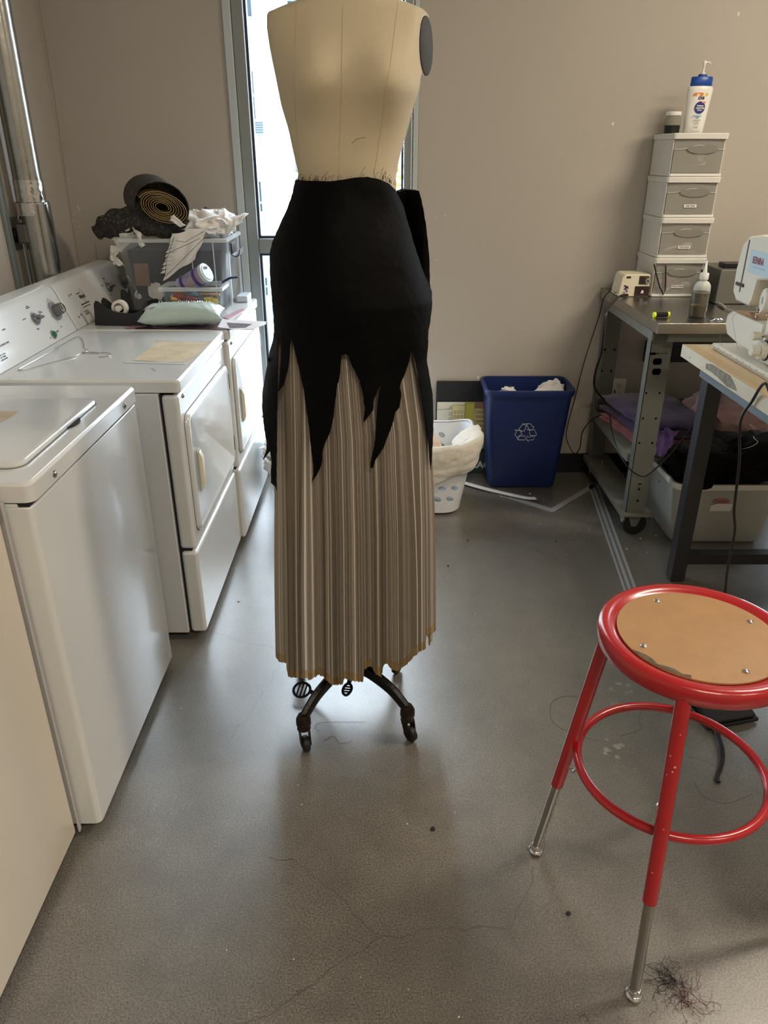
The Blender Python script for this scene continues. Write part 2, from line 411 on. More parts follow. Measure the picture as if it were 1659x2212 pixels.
# ------------------------------------------------------------------ outside
bm = B(); box(bm, (-60, BW+0.6, -14.3), (60, 90, -14.0)); o = obj('unseen_ground', bm, mat('asphalt', '6B6B6A', 0.9)); o['kind'] = 'structure'  # unseen ground, added to block the sky light from below
FAC = mat('white_facade', 'E9E9E6', 0.8, 0, 0.1, 3, 0.03, 0.5)
FACG = mat('grey_facade', '6A6E70', 0.8)
SHADEW = mat('outside_window_glass', '36424A', 0.6, spec=0.1)
SHADEF = mat('outside_window_trim', '5F6C72', 0.6)
def facade_window(root, p0, p1, y, bars=1, f=0.05):
    x0, x1 = sorted((p0.x, p1.x)); z0, z1 = sorted((p0.z, p1.z))
    bm = B()
    box(bm, (x0, y-0.12, z0), (x1, y-0.002, z0+f)); box(bm, (x0, y-0.12, z1-f), (x1, y-0.002, z1))
    box(bm, (x0, y-0.12, z0+f), (x0+f, y-0.002, z1-f)); box(bm, (x1-f, y-0.12, z0+f), (x1, y-0.002, z1-f))
    for k in range(bars):
        zz = z0+(z1-z0)*(k+1)/(bars+1); box(bm, (x0+f, y-0.09, zz-0.03), (x1-f, y-0.004, zz+0.03))
    fr = obj('window', bm, SHADEF, root)
    bm = B(); box(bm, (x0+f, y-0.05, z0+f), (x1-f, y-0.003, z1-f)); obj('pane', bm, SHADEW, fr)
yA, yB_ = 22.0, 27.0
def A_(u, v): return at(u, v, y=yA)
def B_(u, v): return at(u, v, y=yB_)
ba = thing('apartment_building', (-7, yA, -14), 'white apartment block seen through the window, with narrow windows and air conditioners', 'building')
bm = B(); box(bm, (-16, yA, -13.9), (A_(592, 0).x, yA+3, 22)); obj('wall', bm, FAC, ba)
for (u0, v0, u1, v1) in ((520, -60, 550, 42), (522, 150, 558, 262), (554, 388, 574, 486), (520, 388, 538, 480), (566, 595, 584, 640), (520, -320, 549, -180)):
    facade_window(ba, A_(u0, v0), A_(u1, v1), yA)
for (u, v) in ((564, 276), (560, 470)):
    p = A_(u, v); bm = B(); box(bm, (p.x-.16, yA-0.5, p.z-.17), (p.x+.16, yA-0.13, p.z+.17)); ac = obj('air_conditioner', bm, FACG, ba, 0.02)
    bm = B()
    for k in range(5): box(bm, (p.x-.12, yA-0.52, p.z-.13+k*.055), (p.x+.12, yA-0.501, p.z-.105+k*.055))
    obj('grille', bm, SHADEW, ac)
    bm = B(); tube(bm, [(p.x, yA-.45, p.z-.17), (p.x, yA-.13, p.z-.42)], .02, 5); obj('bracket', bm, SHADEF, ac)
bb = thing('apartment_building', (-4, yB_, -14), 'pale block farther off, with a banded balcony and railing, right of the white block', 'building')
bm = B(); box(bm, (-16, yB_, -13.9), (B_(655, 0).x, yB_+4, 22)); obj('wall', bm, FAC, bb)
bm = B(); a = at(596, 318, y=yB_-.1); b_ = at(650, 372, y=yB_-.1); box(bm, (a.x, yB_-.14, b_.z), (b_.x, yB_-.001, a.z)); obj('spandrel', bm, FACG, bb)
for (u0, v0, u1, v1, k) in ((596, 172, 650, 205, 1), (596, 225, 650, 305, 2), (600, 385, 655, 500, 0), (596, 0, 650, 60, 1)):
    facade_window(bb, B_(u0, v0), B_(u1, v1), yB_, k)
yR = yB_-1.4
zr = at(600, 480, y=yR).z; zr1 = at(600, 425, y=yR).z; xr0, xr1 = at(596, 450, y=yR).x, at(655, 450, y=yR).x
bm = B()
for k in range(11): xx = xr0+(xr1-xr0)*k/10; box(bm, (xx-.02, yR-.02, zr), (xx+.02, yR+.02, zr1))
box(bm, (xr0, yR-.03, zr1), (xr1, yR+.03, zr1+.06)); obj('railing', bm, SHADEW, bb)
bm = B(); box(bm, (xr0, yR-.05, zr-.2), (xr1, yB_-.001, zr-.001)); obj('balcony', bm, FAC, bb)
# lower terrace in the bottom pane
tr = thing('terrace', (-1.5, 10, -6), 'pale terrace with a thin white railing below the apartment blocks', 'terrace')
zt_ = at(590, 700, y=12).z
bm = B(); box(bm, (-7, 6.5, zt_-.3), (-1.0, 14, zt_)); box(bm, (-7, 6.5, -13.9), (-1.0, 7.0, zt_-.3)); obj('slab', bm, mat('terrace_slab', '8E8C86', 0.8), tr)
for yy, dens in ((8.0, .12), (12.0, .16)):
    bm = B(); k = 0
    while -4+k*dens < -1.1: box(bm, (-4+k*dens, yy, zt_+.001), (-3.97+k*dens, yy+.03, zt_+1.0)); k += 1
    box(bm, (-4.05, yy-.01, zt_+1.0), (-1.05, yy+.04, zt_+1.06)); obj('railing', bm, SHADEF, tr)
yC = 34.0
rb = thing('brick_building', (-4, yC, -14), 'dull red brick block seen at the far edge beside the dress form waist', 'building')
bm = B(); box(bm, (at(630, 330, y=yC).x, yC, -13.9), (at(662, 330, y=yC).x, yC+3, at(640, 285, y=yC).z)); obj('wall', bm, mat('red_brick', '7A3F3A', 0.85, 0, 0.3, 12, 0.2, 8), rb)
bm = B()
tp = at(876, 372, y=16)
for k in range(1400):
    d = Vector((min(1.2, max(-.35, R.gauss(.3, .5))), R.gauss(0, .6), R.gauss(-1.5, 1.4)))
    c = tp+d; n = Vector((R.uniform(-1, 1), R.uniform(-1, 1), R.uniform(-1, 1))).normalized(); u, v, _ = frame_of(n); s = R.uniform(.06, .11)
    bm.faces.new([bm.verts.new(c+u*s), bm.verts.new(c+v*s*.6), bm.verts.new(c-u*s), bm.verts.new(c-v*s*.6)])
tree = thing('tree', (tp.x+.4, 16, -13.9), 'yellow-green leafy tree outside, seen between waist and right window frame', 'tree')
o = obj('foliage', bm, mat('pale_leaf', '66752F', 0.8, 0, 0, 0, 0.4, 3), tree, recalc=False); o['kind'] = 'stuff'
bm = B(); cyl(bm, (tp.x+.4, 16, -13.9), (tp.x+.4, 16, tp.z), .16, .06, 10); obj('trunk', bm, mat('bark', '5B4A3C', 0.9), tree)
# ------------------------------------------------------------------ laundry machines along the left wall
CN = Vector((0.917, 0, 0.398)).normalized()           # normal of the sloping console face
def console_pt(y, s, zt, x0=-1.15, off=0.0):
    """point on the console face: s metres up the slope"""
    e = Vector((-0.398, 0, 0.917)).normalized()
    return Vector((x0, y, zt)) + e*s + CN*off
def on_console(u, v, zt): return at_plane(u, v, (-1.15, 2, zt), CN)
def console_M(p): return basis(p, (0, 1, 0), (-0.398, 0, 0.917))
def console(root, y0, y1, zt, m):
    bm = B()
    prof = [(-1.15, zt+0.0005), (-1.214, zt+0.148), (-1.222, zt+0.160), (-1.236, zt+0.166), (-1.288, zt+0.170), (-1.296, zt+0.16), (-1.296, zt+0.0005)]
    loft(bm, [[Vector((x, y, z)) for x, z in prof] for y in (y0+0.002, y1-0.002)])
    return obj('console', bm, m, root, 0.004)
def knob(parent, p, small):
    M = console_M(p)
    def L(x, y, z): return M @ Vector((x, y, -z)) if False else p + Vector((0, 1, 0))*x + Vector((-0.398, 0, 0.917)).normalized()*y + CN*z
    bm = B(); rd = 0.021 if small else 0.033
    cyl(bm, L(0, 0, 0.0006), L(0, 0, 0.004), rd*1.05, rd, 32)
    d = obj('dial_plate', bm, DIAL, parent)
    if small:
        bm = B()
        cyl(bm, L(0, 0, 0.0045), L(0, 0, 0.012), 0.019, 0.015, 28)
        a = rad(-20); c, s = math.cos(a), math.sin(a)
        pts = [(-.018, -.004), (.018, -.004), (.018, .004), (-.018, .004)]
        lo = [L(x*c-y*s, x*s+y*c, 0.0121) for x, y in pts]; hi = [L((x*c-y*s)*.75, (x*s+y*c)*.75, 0.03) for x, y in pts]
        loft(bm, [lo, hi]); k = obj('knob', bm, KNOB, d, 0.0015)
    else:
        bm = B(); cyl(bm, L(0, 0, 0.0045), L(0, 0, 0.034), 0.0205, 0.0175, 32)
        for i in range(24):
            a = 2*PI*i/24; cyl(bm, L(math.cos(a)*.0202, math.sin(a)*.0202, 0.005), L(math.cos(a)*.0176, math.sin(a)*.0176, 0.033), 0.0012, seg=5)
        k = obj('knob', bm, KNOB, d)
        bm = B(); cyl(bm, L(0, 0, 0.0342), L(0, 0, 0.0365), 0.0165, 0.0150, 28); box(bm, (-.002, -.012, 0), (.002, .012, .003), Matrix.Translation(L(0, 0, 0.036)) @ Matrix(((0, -.398, .917, 0), (1, 0, 0, 0), (0, .917, .398, 0), (0, 0, 0, 1))))
        obj('knob_cap', bm, CHROME, d)
    # printed ring
    bm = B(); n = 40; a0, a1 = rad(-60), rad(240)
    for i in range(n):
        t0 = a0+(a1-a0)*i/n; t1 = a0+(a1-a0)*(i+1)/n; r0, r1 = rd*1.16, rd*1.21
        bm.faces.new([bm.verts.new(L(math.cos(t)*r, math.sin(t)*r, 0.0007)) for t, r in ((t0, r0), (t0, r1), (t1, r1), (t1, r0))])
    if not small:
        for i in range(8):
            t = a0+(a1-a0)*i/7; q = L(math.cos(t)*rd*1.36, math.sin(t)*rd*1.36, 0.0008); cyl(bm, q, q+CN*.0003, .0016, seg=6)
    obj('printed_ring', bm, INK, parent, recalc=False)
def ct(s, u, v, zt, size, root, m=INK, **k):
    p = on_console(u, v, zt)+CN*0.0008
    return text(s, size, console_M(p), m, root, **k)
def screw(parent, p, n, r=0.006):
    bm = B(); n = Vector(n); cyl(bm, p, p+n*.002, r*1.5, r*1.4, 16); cyl(bm, p+n*.0021, p+n*.0045, r, r*.6, 14); obj('screw', bm, STEELB, parent)

def cabinet(root, y0, y1, xf, zt, m, ms):
    bm = B(); box(bm, (xf-0.64, y0, 0.028), (xf-0.062, y1, zt-0.04)); obj('cabinet', bm, ms, root, 0.004)
    bm = B()
    bm.free()
    for yy in (y0+.06, y1-.06):
        for xx in (xf-.58, xf-.1): bm = B(); cyl(bm, (xx, yy, 0.0005), (xx, yy, 0.03), 0.02, 0.016, 12); obj('levelling_foot', bm, RUBBER, root)
    bm = B(); box(bm, (xf-0.0615, y0+.012, 0.035), (xf-0.02, y1-.012, zt-0.045)); obj('inner_frame', bm, GAP, root)

def dryer(y0, y1, xf, zt, label):
    t = thing('clothes_dryer', (xf-.35, (y0+y1)/2, 0), label, 'dryer')
    cabinet(t, y0, y1, xf, zt, WHITE_EN, SIDE_EN)
    # top deck
    bm = B(); loft(bm, [rrect((xf-0.62+xf+0.004)/2-0.0, (y0+y1)/2, 0.312, (y1-y0)/2-.001, 0.014, z) for z in (zt-0.038, zt-0.006)] + [rrect((xf-0.62+xf+0.004)/2, (y0+y1)/2, 0.307, (y1-y0)/2-.006, 0.012, zt)])
    obj('top_deck', bm, WHITE_EN, t, 0.003)
    # upper front panel, ring around the door
    zs = 0.348
    bm = B(); box(bm, (xf-0.055, y0+.001, zs+0.004), (xf-0.004, y1-.001, zt-0.046)); obj('front_panel', bm, WHITE_EN, t, 0.012, seg=4)
    bm = B(); box(bm, (xf-0.055, y0+.001, 0.03), (xf-0.002, y1-.001, zs-0.006)); obj('lower_panel', bm, WHITE_EN, t, 0.012, seg=4)
    # door: dark shadow seam, then the door skin
    d0, d1, e0, e1 = y0+.035, y1-.022, 0.395, 0.792
    def yz(r, x): return [Vector((x, q.x, q.y)) for q in rrect((d0+d1)/2, (e0+e1)/2, (d1-d0)/2-r, (e1-e0)/2-r, 0.035-r, 0, 6)]
    bm = B(); loft(bm, [yz(-0.0025, xf-0.0045), yz(-0.0025, xf-0.0030)]); obj('door_seam', bm, mat('seam_shadow', '6F7074', 0.6), t)
    bm = B(); loft(bm, [yz(0, xf-0.0028), yz(0, xf+0.004), yz(0.004, xf+0.009), yz(0.016, xf+0.010), yz(0.020, xf+0.0075)]); dr = obj('door', bm, WHITE_EN, t, angle=50)
    # handle: cream grip strip in a chrome edged recess
    hy = y0+.115
    bm = B(); box(bm, (xf+0.0078, hy-.017, 0.515), (xf+0.0100, hy+.017, 0.655)); hd = obj('handle_recess', bm, mat('handle_shadow', 'B9B7AE', 0.4), dr, 0.001)
    bm = B(); loft(bm, [[Vector((xf+0.0102, hy-.015, z)), Vector((xf+0.0102, hy+.015, z)), Vector((xf+a, hy+.012, z)), Vector((xf+a, hy-.012, z))] for z, a in ((.518, .014), (.54, .022), (.63, .022), (.652, .014))])
    obj('handle', bm, CREAMP, dr, 0.002)
    for zz in (0.47, 0.72):
        bm = B(); box(bm, (xf-0.003, y1-.020, zz-.03), (xf+0.007, y1-.008, zz+.03)); cyl(bm, (xf+.006, y1-.014, zz-.03), (xf+.006, y1-.014, zz+.03), .004, seg=10)
        obj('hinge', bm, STEELB, t, 0.001)
    screw(t, Vector((xf-0.003, y0+.055, zt-0.062)), (1, 0, 0), .005)
    console(t, y0, y1, zt, WHITE_EN)
    return t

DZ = 0.912
dC = dryer(2.150, 2.845, -0.605, DZ, 'white front-loading dryer with a wire hanger and taped brown paper on top')
dD = dryer(2.853, 3.550, -0.588, DZ, 'white dryer under the big clear storage bin, against the window wall')
# print, knobs and button placed from their spots on the console faces
for (u, v, sm, root) in ((76, 689, True, dC), (118, 672, False, dC), (234, 621, True, dD), (264, 608, False, dD)):
    knob(root, on_console(u, v, DZ), sm)
p = on_console(115, 723, DZ)
bm = B(); cyl(bm, p+CN*.0005, p+CN*.004, .016, .015, 28); bt = obj('start_button_bezel', bm, DIAL, dC)
bm = B(); cyl(bm, p+CN*.0042, p+CN*.010, .0115, .009, 24); obj('start_button', bm, mat('green_button', '1C6B45', 0.3), bt, label='green start button')
p = on_console(109, 730, DZ); bm = B(); cyl(bm, p+CN*.0005, p+CN*.0012, .003, seg=14); obj('indicator_lamp', bm, mat('amber_dot', '8A3A22', 0.4), dC)
ct('START', 124, 716, DZ, .008, dC); ct('NORMAL\nTUMBLE DRY', 59, 664, DZ, .005, dC); ct('DELICATE\nTUMBLE DRY', 83, 676, DZ, .005, dC, align='LEFT'); ct('HEAVY DUTY', 52, 690, DZ, .0048, dC)
ct('PRESS', 82, 711, DZ, .007, dC); ct('OFF', 103, 647, DZ, .006, dC); ct('TIME', 132, 706, DZ, .006, dC)
ct('SIGNAL', 8, 712, DZ, .0065, dC); ct('OPERATING INSTRUCTIONS', 4, 746, DZ, .0075, dC); ct('1. SELECT CYCLE\n2. SET TIMER\n3. PRESS START', 6, 772, DZ, .007, dC)
ct('Whirlpool', 177, 640, DZ, .022, dD, name='logo', bold=0.0006, sx=0.62)
ct('COMMERCIAL', 168, 634, DZ, .006, dD); ct('TUMBLE DRYER INSTRUCTIONS', 184, 655, DZ, .006, dD, bold=.0004); ct('OPERATING INSTRUCTIONS', 187, 661, DZ, .006, dD)
ct('1. SELECT CYCLE\n2. SET TIMER\n3. PRESS START', 187, 675, DZ, .006, dD); ct('NORMAL\nDRY', 224, 603, DZ, .0055, dD); ct('HEAVY DUTY\nDRY', 221, 618, DZ, .005, dD); ct('DELICATE', 240, 610, DZ, .005, dD); ct('PRESS', 240, 637, DZ, .0055, dD)
bm = B()   # swoosh ring of the logo
p = on_console(178, 638, DZ)+CN*.0009; e1 = Vector((0, 1, 0)); e2 = Vector((-0.398, 0, 0.917)).normalized()
tube(bm, [p+e1*(math.cos(a)*.012+math.sin(a)*.004)+e2*(math.sin(a)*.026) for a in [rad(-150+k*12) for k in range(26)]], .0004, 4); obj('logo_swoosh', bm, INK, dD)
bm = B()
for (u, v) in ((149, 639), (153, 636), (171, 685), (175, 680)):
    p = on_console(u, v, DZ)+CN*.0006; prism(bm, [(-.003, -.004), (.003, -.004), (.0045, .001), (0, .006), (-.0045, .001)], console_M(p), -.0003)
obj('printed_icon', bm, INK, dD)

def washer(y0, y1, xf, zt, label, m, yl=None):
    t = thing('washing_machine', (xf-.35, (y0+y1)/2, 0), label, 'washer')
    bm = B(); box(bm, (xf-0.64, y0, 0.028), (xf-0.03, y1, zt-0.045)); obj('cabinet', bm, m, t, 0.004)
    # front panel wraps over the sides
    bm = B(); loft(bm, [rrect(xf-0.075, (y0+y1)/2, 0.073, (y1-y0)/2+.001, 0.016, z) for z in (0.03, zt-0.052)]); obj('front_panel', bm, m, t, 0.004)
    bm = B(); box(bm, (xf-0.10, y0+.004, zt-0.052), (xf-0.008, y1-.004, zt-0.0445)); obj('lid_gap', bm, GAP, t)
    bm = B()
    bm.free()
    for yy in (y0+.06, y1-.06):
        for xx in (xf-.58, xf-.1): bm = B(); cyl(bm, (xx, yy, 0.0005), (xx, yy, 0.03), 0.02, 0.016, 12); obj('levelling_foot', bm, RUBBER, t)
    cx = xf-0.31; hy_ = (y1-y0)/2-.001; cy = (y0+y1)/2
    bm = B(); loft(bm, [rrect(cx, cy, 0.314, hy_, 0.02, zt-0.043), rrect(cx, cy, 0.314, hy_, 0.02, zt-0.007), rrect(cx, cy, 0.308, hy_-.006, 0.018, zt)]); obj('top_deck', bm, m, t, 0.002)
    # groove, then lid
    lx0, lx1, ly0, ly1 = xf-0.50, xf-0.045, y0+.075, y1-.155
    bm = B(); loft(bm, [rrect((lx0+lx1)/2, (ly0+ly1)/2, (lx1-lx0)/2+.003, (ly1-ly0)/2+.003, .033, z) for z in (zt+.0003, zt+.0012)]); obj('lid_seam', bm, mat('seam_shadow', '6F7074', 0.6), t)
    bm = B(); loft(bm, [rrect((lx0+lx1)/2, (ly0+ly1)/2, (lx1-lx0)/2-a, (ly1-ly0)/2-a, .03, z, 6) for a, z in ((0, zt+.0014), (0, zt+.008), (.004, zt+.011), (.012, zt+.012))])
    lid = obj('lid', bm, m, t, angle=60)
    hy0 = ly0+(ly1-ly0)*.55
    bm = B(); n = 16
    prism(bm, [(.004+.011*math.sin(PI*k/n)*1.0, -.038+.076*k/n) for k in range(n+1)]+[(-.003, .038), (-.003, -.038)], Matrix.Translation((lx1-.001, hy0+.03, zt+.0018)), .0012)
    obj('finger_recess', bm, GAP, lid)
    for yy in (y0+.11, y1-.11): screw(t, Vector((xf+.0042, yy, zt-.025)), (1, 0, 0), .0055)
    console(t, y0, y1, zt, m)
    return t
wA = washer(0.60, 1.318, -0.742, 0.925, 'cream washer nearest the camera, cut by the left edge of the picture', CREAM_EN)
wB = washer(1.334, 2.022, -0.688, 0.936, 'white top-loading washer between the nearest washer and the dryers, its lid closed', WHITE_EN)
# trim strips in the joint of the two washers
bm = B()
for yy in (1.322, 1.329): cyl(bm, (-0.742, yy, 0.02), (-0.742, yy, 0.90), .0028, seg=8)
o = obj('joint_strip', bm, mat('grey_trim', 'B5B2B4', 0.4)); tag(o, 'thin grey twin strip standing upright in the joint between the two washers', 'trim strip')

KRAFT = mat('torn_kraft_paper', 'C5B596', 0.75, 0, 0.3, 90, 0.16, 14)
def flat_poly(name, pts, z, th, m, label, cat, **k):
    bm = B(); prism(bm, [(p.x, p.y) for p in pts], Matrix.Translation((0, 0, z)), th)
    o = obj(name, bm, m); tag(o, label, cat, **k); return o
q = [at(u, v, z=DZ) for u, v in ((287, 779), (318, 757), (345, 735), (388, 737), (455, 737), (428, 765), (397, 783), (340, 782))]
t = thing('taped_paper', q[0].lerp(q[4], .5), 'torn brown paper taped flat on top of the dryer beside the hanger', 'paper')
bm = B(); prism(bm, [(p.x, p.y) for p in q], Matrix.Translation((0, 0, DZ+.0004)), .0008); obj('paper', bm, KRAFT, t)
TAPE = mat('clear_tape', 'E3E8EA', 0.2, alpha=0.6)
bm = B()
for pts in ([(268, 781), (404, 784), (400, 788), (270, 785)], [(336, 733), (458, 736), (456, 740), (336, 737)]):
    prism(bm, [(p.x, p.y) for p in [at(u, v, z=DZ) for u, v in pts]], Matrix.Translation((0, 0, DZ+.0013)), .0003)
obj('tape', bm, TAPE, t)
def faint(s, u, v, z, size, root, m, ang=0):
    p = at(u, v, z=z); return text(s, size, Matrix.Translation((p.x, p.y, z)) @ Matrix.Rotation(ang, 4, 'Z'), m, root)
q = [at(u, v, z=.948) for u, v in ((0, 889), (41, 889), (26, 900), (0, 914), (-30, 920), (-30, 889))]
flat_poly('taped_paper', q, .9482, .0008, KRAFT, 'piece of torn brown paper stuck on the lid of the white washer', 'paper')

# wire hanger: triangle loop leaning from console joint to the deck, twisted neck and hook
WIRE = mat('hanger_wire', 'C7C7C8', 0.25, 1.0)
z0 = DZ+.0025
pts = [at(u, v, z=z0) for u, v in ((40, 799), (60, 793), (100, 778), (140, 762), (163, 733))]
t = thing('wire_hanger', at(110, 770, z=DZ), 'thin silver wire coat hanger lying on the dryer top by the console', 'hanger')
bm = B()
A0 = at(42, 797, z=z0)
def lift(p, dz): return Vector((p.x, p.y, p.z+dz))
tube(bm, catmull([at(163, 728, z=z0), at(130, 747, z=z0+.003), at(80, 776, z=z0+.003), A0, at(52, 798, z=z0), at(120, 781, z=z0), at(163, 769, z=z0), at(178, 761, z=z0), at(188, 762, z=z0)], 6), .0014, 6)
tube(bm, catmull([at(163, 728, z=z0), at(173, 728, z=z0), at(180, 739, z=z0), at(182, 751, z=z0), at(190, 757, z=z0), at(181, 762, z=z0)], 6), .0014, 6)
obj('loop', bm, WIRE, t)
bm = B(); n = 60; a = at(178, 761, z=z0+.001); b_ = at(214, 762, z=z0+.001)
for ph in (0, PI): tube(bm, [a.lerp(b_, k/n)+Vector((0, math.cos(k*.9+ph), math.sin(k*.9+ph)))*.0017 for k in range(n+1)], .0013, 5)
obj('twisted_neck', bm, WIRE, t)
bm = B(); tube(bm, catmull([b_, at(226, 762, z=z0), at(237, 763, z=z0), at(239, 768, z=z0), at(230, 770, z=z0), at(214, 771, z=z0)], 6), .0014, 6); obj('hook', bm, WIRE, t)
bm = B(); tube(bm, [at(325, 796, z=DZ+.0012), at(331, 797, z=DZ+.0012), at(336, 802, z=DZ+.0012)], .0008, 5)
o = obj('pin', bm, WIRE); tag(o, 'tiny bent pin lying on the dryer top in front of the taped paper', 'pin')

# ------------------------------------------------------------------ things on the far dryer
# pencil case and tape dispensers against the console
def dispenser(c, L_, label, rot, scale=1.0):
    t = thing('tape_dispenser', c, label, 'dispenser', None)
    M = Matrix.Translation(c) @ Matrix.Rotation(rot, 4, 'Z') @ Matrix.Scale(scale, 4)
    prof = [(-.078, 0), (-.072, .062), (-.066, .072), (-.058, .070), (-.035, .050), (-.005, .038), (.040, .036), (.066, .044), (.074, .040), (.078, 0)]
    for yy in (-.030, .024):
        bm = B(); prism(bm, [(x, z) for x, z in prof], M @ basis((0, yy+.006, 0.0008), (1, 0, 0), (0, 0, 1)), .006); obj('side_wall', bm, BLACKP, t, .0012)
    bm = B(); box(bm, (-.072, -.0295, .001), (.075, .0295, .022), M);  obj('body', bm, BLACKP, t, .002)
    bm = B(); cyl(bm, M @ Vector((-.005, -.0175, .048)), M @ Vector((-.005, .0175, .048)), .011, seg=20); obj('hub', bm, WHITEP, t)
    bm = B(); n = 28
    Mr = M @ basis((-.005, 0, .048), (1, 0, 0), (0, 0, 1))
    rings = []
    for r, z in ((.0155, -.010), (.023, -.010), (.023, .010), (.0155, .010)):
        rings.append([Mr @ Vector((math.cos(2*PI*i/n)*r, math.sin(2*PI*i/n)*r, z)) for i in range(n)])
    loft(bm, rings+[rings[0]], False, False); bmesh.ops.remove_doubles(bm, verts=bm.verts, dist=1e-6); obj('tape_roll', bm, mat('tape_roll_core', 'E9E4D8', 0.4), t)
    bm = B(); box(bm, (.060, -.013, .0405), (.082, .013, .0425), M); obj('cutter', bm, STEELB, t)
    return t
pd = at(268, 700, z=DZ)
dispenser(Vector((pd.x, pd.y, DZ+.0005)), 1, 'black desktop tape dispenser with a white roll, nearer one beside the mint pouch', rad(-4), 1.28)
pd2 = at(300, 672, z=DZ)
dispenser(Vector((pd2.x+.01, pd2.y+.05, DZ+.0005)), 1, 'black tape dispenser standing behind the nearer one, in front of the cream tray', rad(-12), 1.15)
p = at(318, 655, z=DZ)
t = thing('open_case', Vector((p.x, p.y+.06, DZ)), 'shallow cream plastic case lying open behind the tape dispensers', 'case')
cx, cy = p.x+.03, p.y+.07
bm = B(); box(bm, (cx-.11, cy-.045, DZ+.001), (cx+.12, cy+.04, DZ+.006))
for a, b_ in (((cx-.11, cy-.045), (cx+.12, cy-.039)), ((cx-.11, cy+.034), (cx+.12, cy+.04)), ((cx-.11, cy-.0385), (cx-.104, cy+.0335)), ((cx+.114, cy-.0385), (cx+.12, cy+.0335))): box(bm, (*a, DZ+.0062), (*b_, DZ+.035))
obj('tray', bm, CREAMP, t, .002)
bm = B(); box(bm, (cx-.11, cy+.041, DZ+.036), (cx+.12, cy+.048, DZ+.062)); ld = obj('case_lid', bm, CREAMP, t, .002)
bm = B(); box(bm, (cx-.04, cy+.036, DZ+.050), (cx-.018, cy+.0405, DZ+.066)); obj('latch', bm, mat('grey_latch', '6C6B66', 0.4), ld, .001)

# mint pouch studded with staples
MINT = mat('mint_satin', 'AFC2BC', 0.38, 0, 0.3, 30, 0.04, 20, sheen=0.3)
pc = at(392, 712, z=DZ)
t = thing('pincushion', Vector((pc.x, pc.y+.07, DZ+.006)), 'pale mint satin pincushion pillow pierced with rows of pins', 'pincushion')
bm = B(); nx, ny = 40, 24; cx, cy = pc.x-.008, pc.y+.065
ang = rad(6)
def cush(s, t_, top):
    a = s*2-1; b2 = t_*2-1
    th = (max(0, 1-abs(a)**4.0)*max(0, 1-abs(b2)**3.0))**0.5
    pin = 1-0.10*(b2*b2)
    wx = .158*a*(1-.10*(1-b2*b2)); wy = .066*b2*(1-.14*(1-a*a)**2)
    wr = .006*noise.noise(Vector((a*3, b2*5, 2)))+.003*math.sin(a*26+b2*4)*abs(a)**2
    z = .036+(.044 if top else -.034)*th+wr*(th)+.010*a*a*b2
    x, y = wx*math.cos(ang)-wy*math.sin(ang), wx*math.sin(ang)+wy*math.cos(ang)
    return Vector((cx+x, cy+y, DZ+.007+max(z, .001)))
for top in (True, False):
    g = [[bm.verts.new(cush(i/nx, j/ny, top)) for j in range(ny+1)] for i in range(nx+1)]
    for i in range(nx):
        for j in range(ny): bm.faces.new((g[i][j], g[i+1][j], g[i+1][j+1], g[i][j+1]))
bmesh.ops.remove_doubles(bm, verts=bm.verts, dist=1e-5); obj('cushion', bm, MINT, t, angle=80)
k = 0
for (s, tt, a) in [(.40+.028*i+.004*R.uniform(-1, 1), .70+.05*math.sin(i*1.7), R.uniform(-.3, .3)) for i in range(17)]+[(.12+.03*i, .30, .1) for i in range(3)]+[(.2, .75, 1.2), (.24, .72, 1.3)]:
    bm = B(); p = cush(s, tt, True); d = Vector((math.sin(a)*.2, -1, -.55)).normalized()
    tube(bm, [p+Vector((0, 0, .003)), p+Vector((0, 0, .0036))+d*.014], .0012, 5); bmesh.ops.create_icosphere(bm, subdivisions=1, radius=.0018, matrix=Matrix.Translation(p+Vector((0, 0, .003))))
    obj('pin', bm, CHROME, t)

# papers under the cushion
PRINTM = mat('dark_magazine_print', '4A3A40', 0.35, 0, 0, 0, 0.9, 30)
def paper(pts, z, th, m, label, cat='paper', name='printed_sheet'):
    return flat_poly(name, [at(u, v, z=z) for u, v in pts], z, th, m, label, cat)
paper([(292, 711), (335, 690), (480, 690), (555, 706), (548, 712), (470, 712)], DZ+.0006, .0012, PRINTM, 'dark printed magazine page lying under the mint pincushion')
paper([(480, 690), (575, 695), (574, 701), (548, 711), (505, 712), (470, 707)], DZ+.0024, .001, mat('magazine_paper', 'E2DCDC', 0.3), 'white-bordered magazine sticking out over the front edge of the far dryer', 'magazine', 'magazine')
paper([(490, 697), (545, 700), (530, 708), (496, 709)], DZ+.0036, .0004, mat('magazine_photo', '5D4B55', 0.3, 0, 0, 0, 1.0, 60), 'dark photograph page on top of the white-bordered magazine')
PINKR = mat('pink_plastic', 'C79AA5', 0.3, alpha=.9)
paper([(270, 706), (318, 699), (318, 705), (272, 710)], DZ+.0023, .0012, PINKR, 'pink transparent ruler strip lying in front of the black tape dispenser', 'ruler', 'pink_ruler')
paper([(480, 686), (524, 666), (528, 671), (494, 690)], DZ+.0006, .0015, PINKR, 'pink strip lying beside the front corner of the small clear bin', 'ruler', 'pink_ruler')

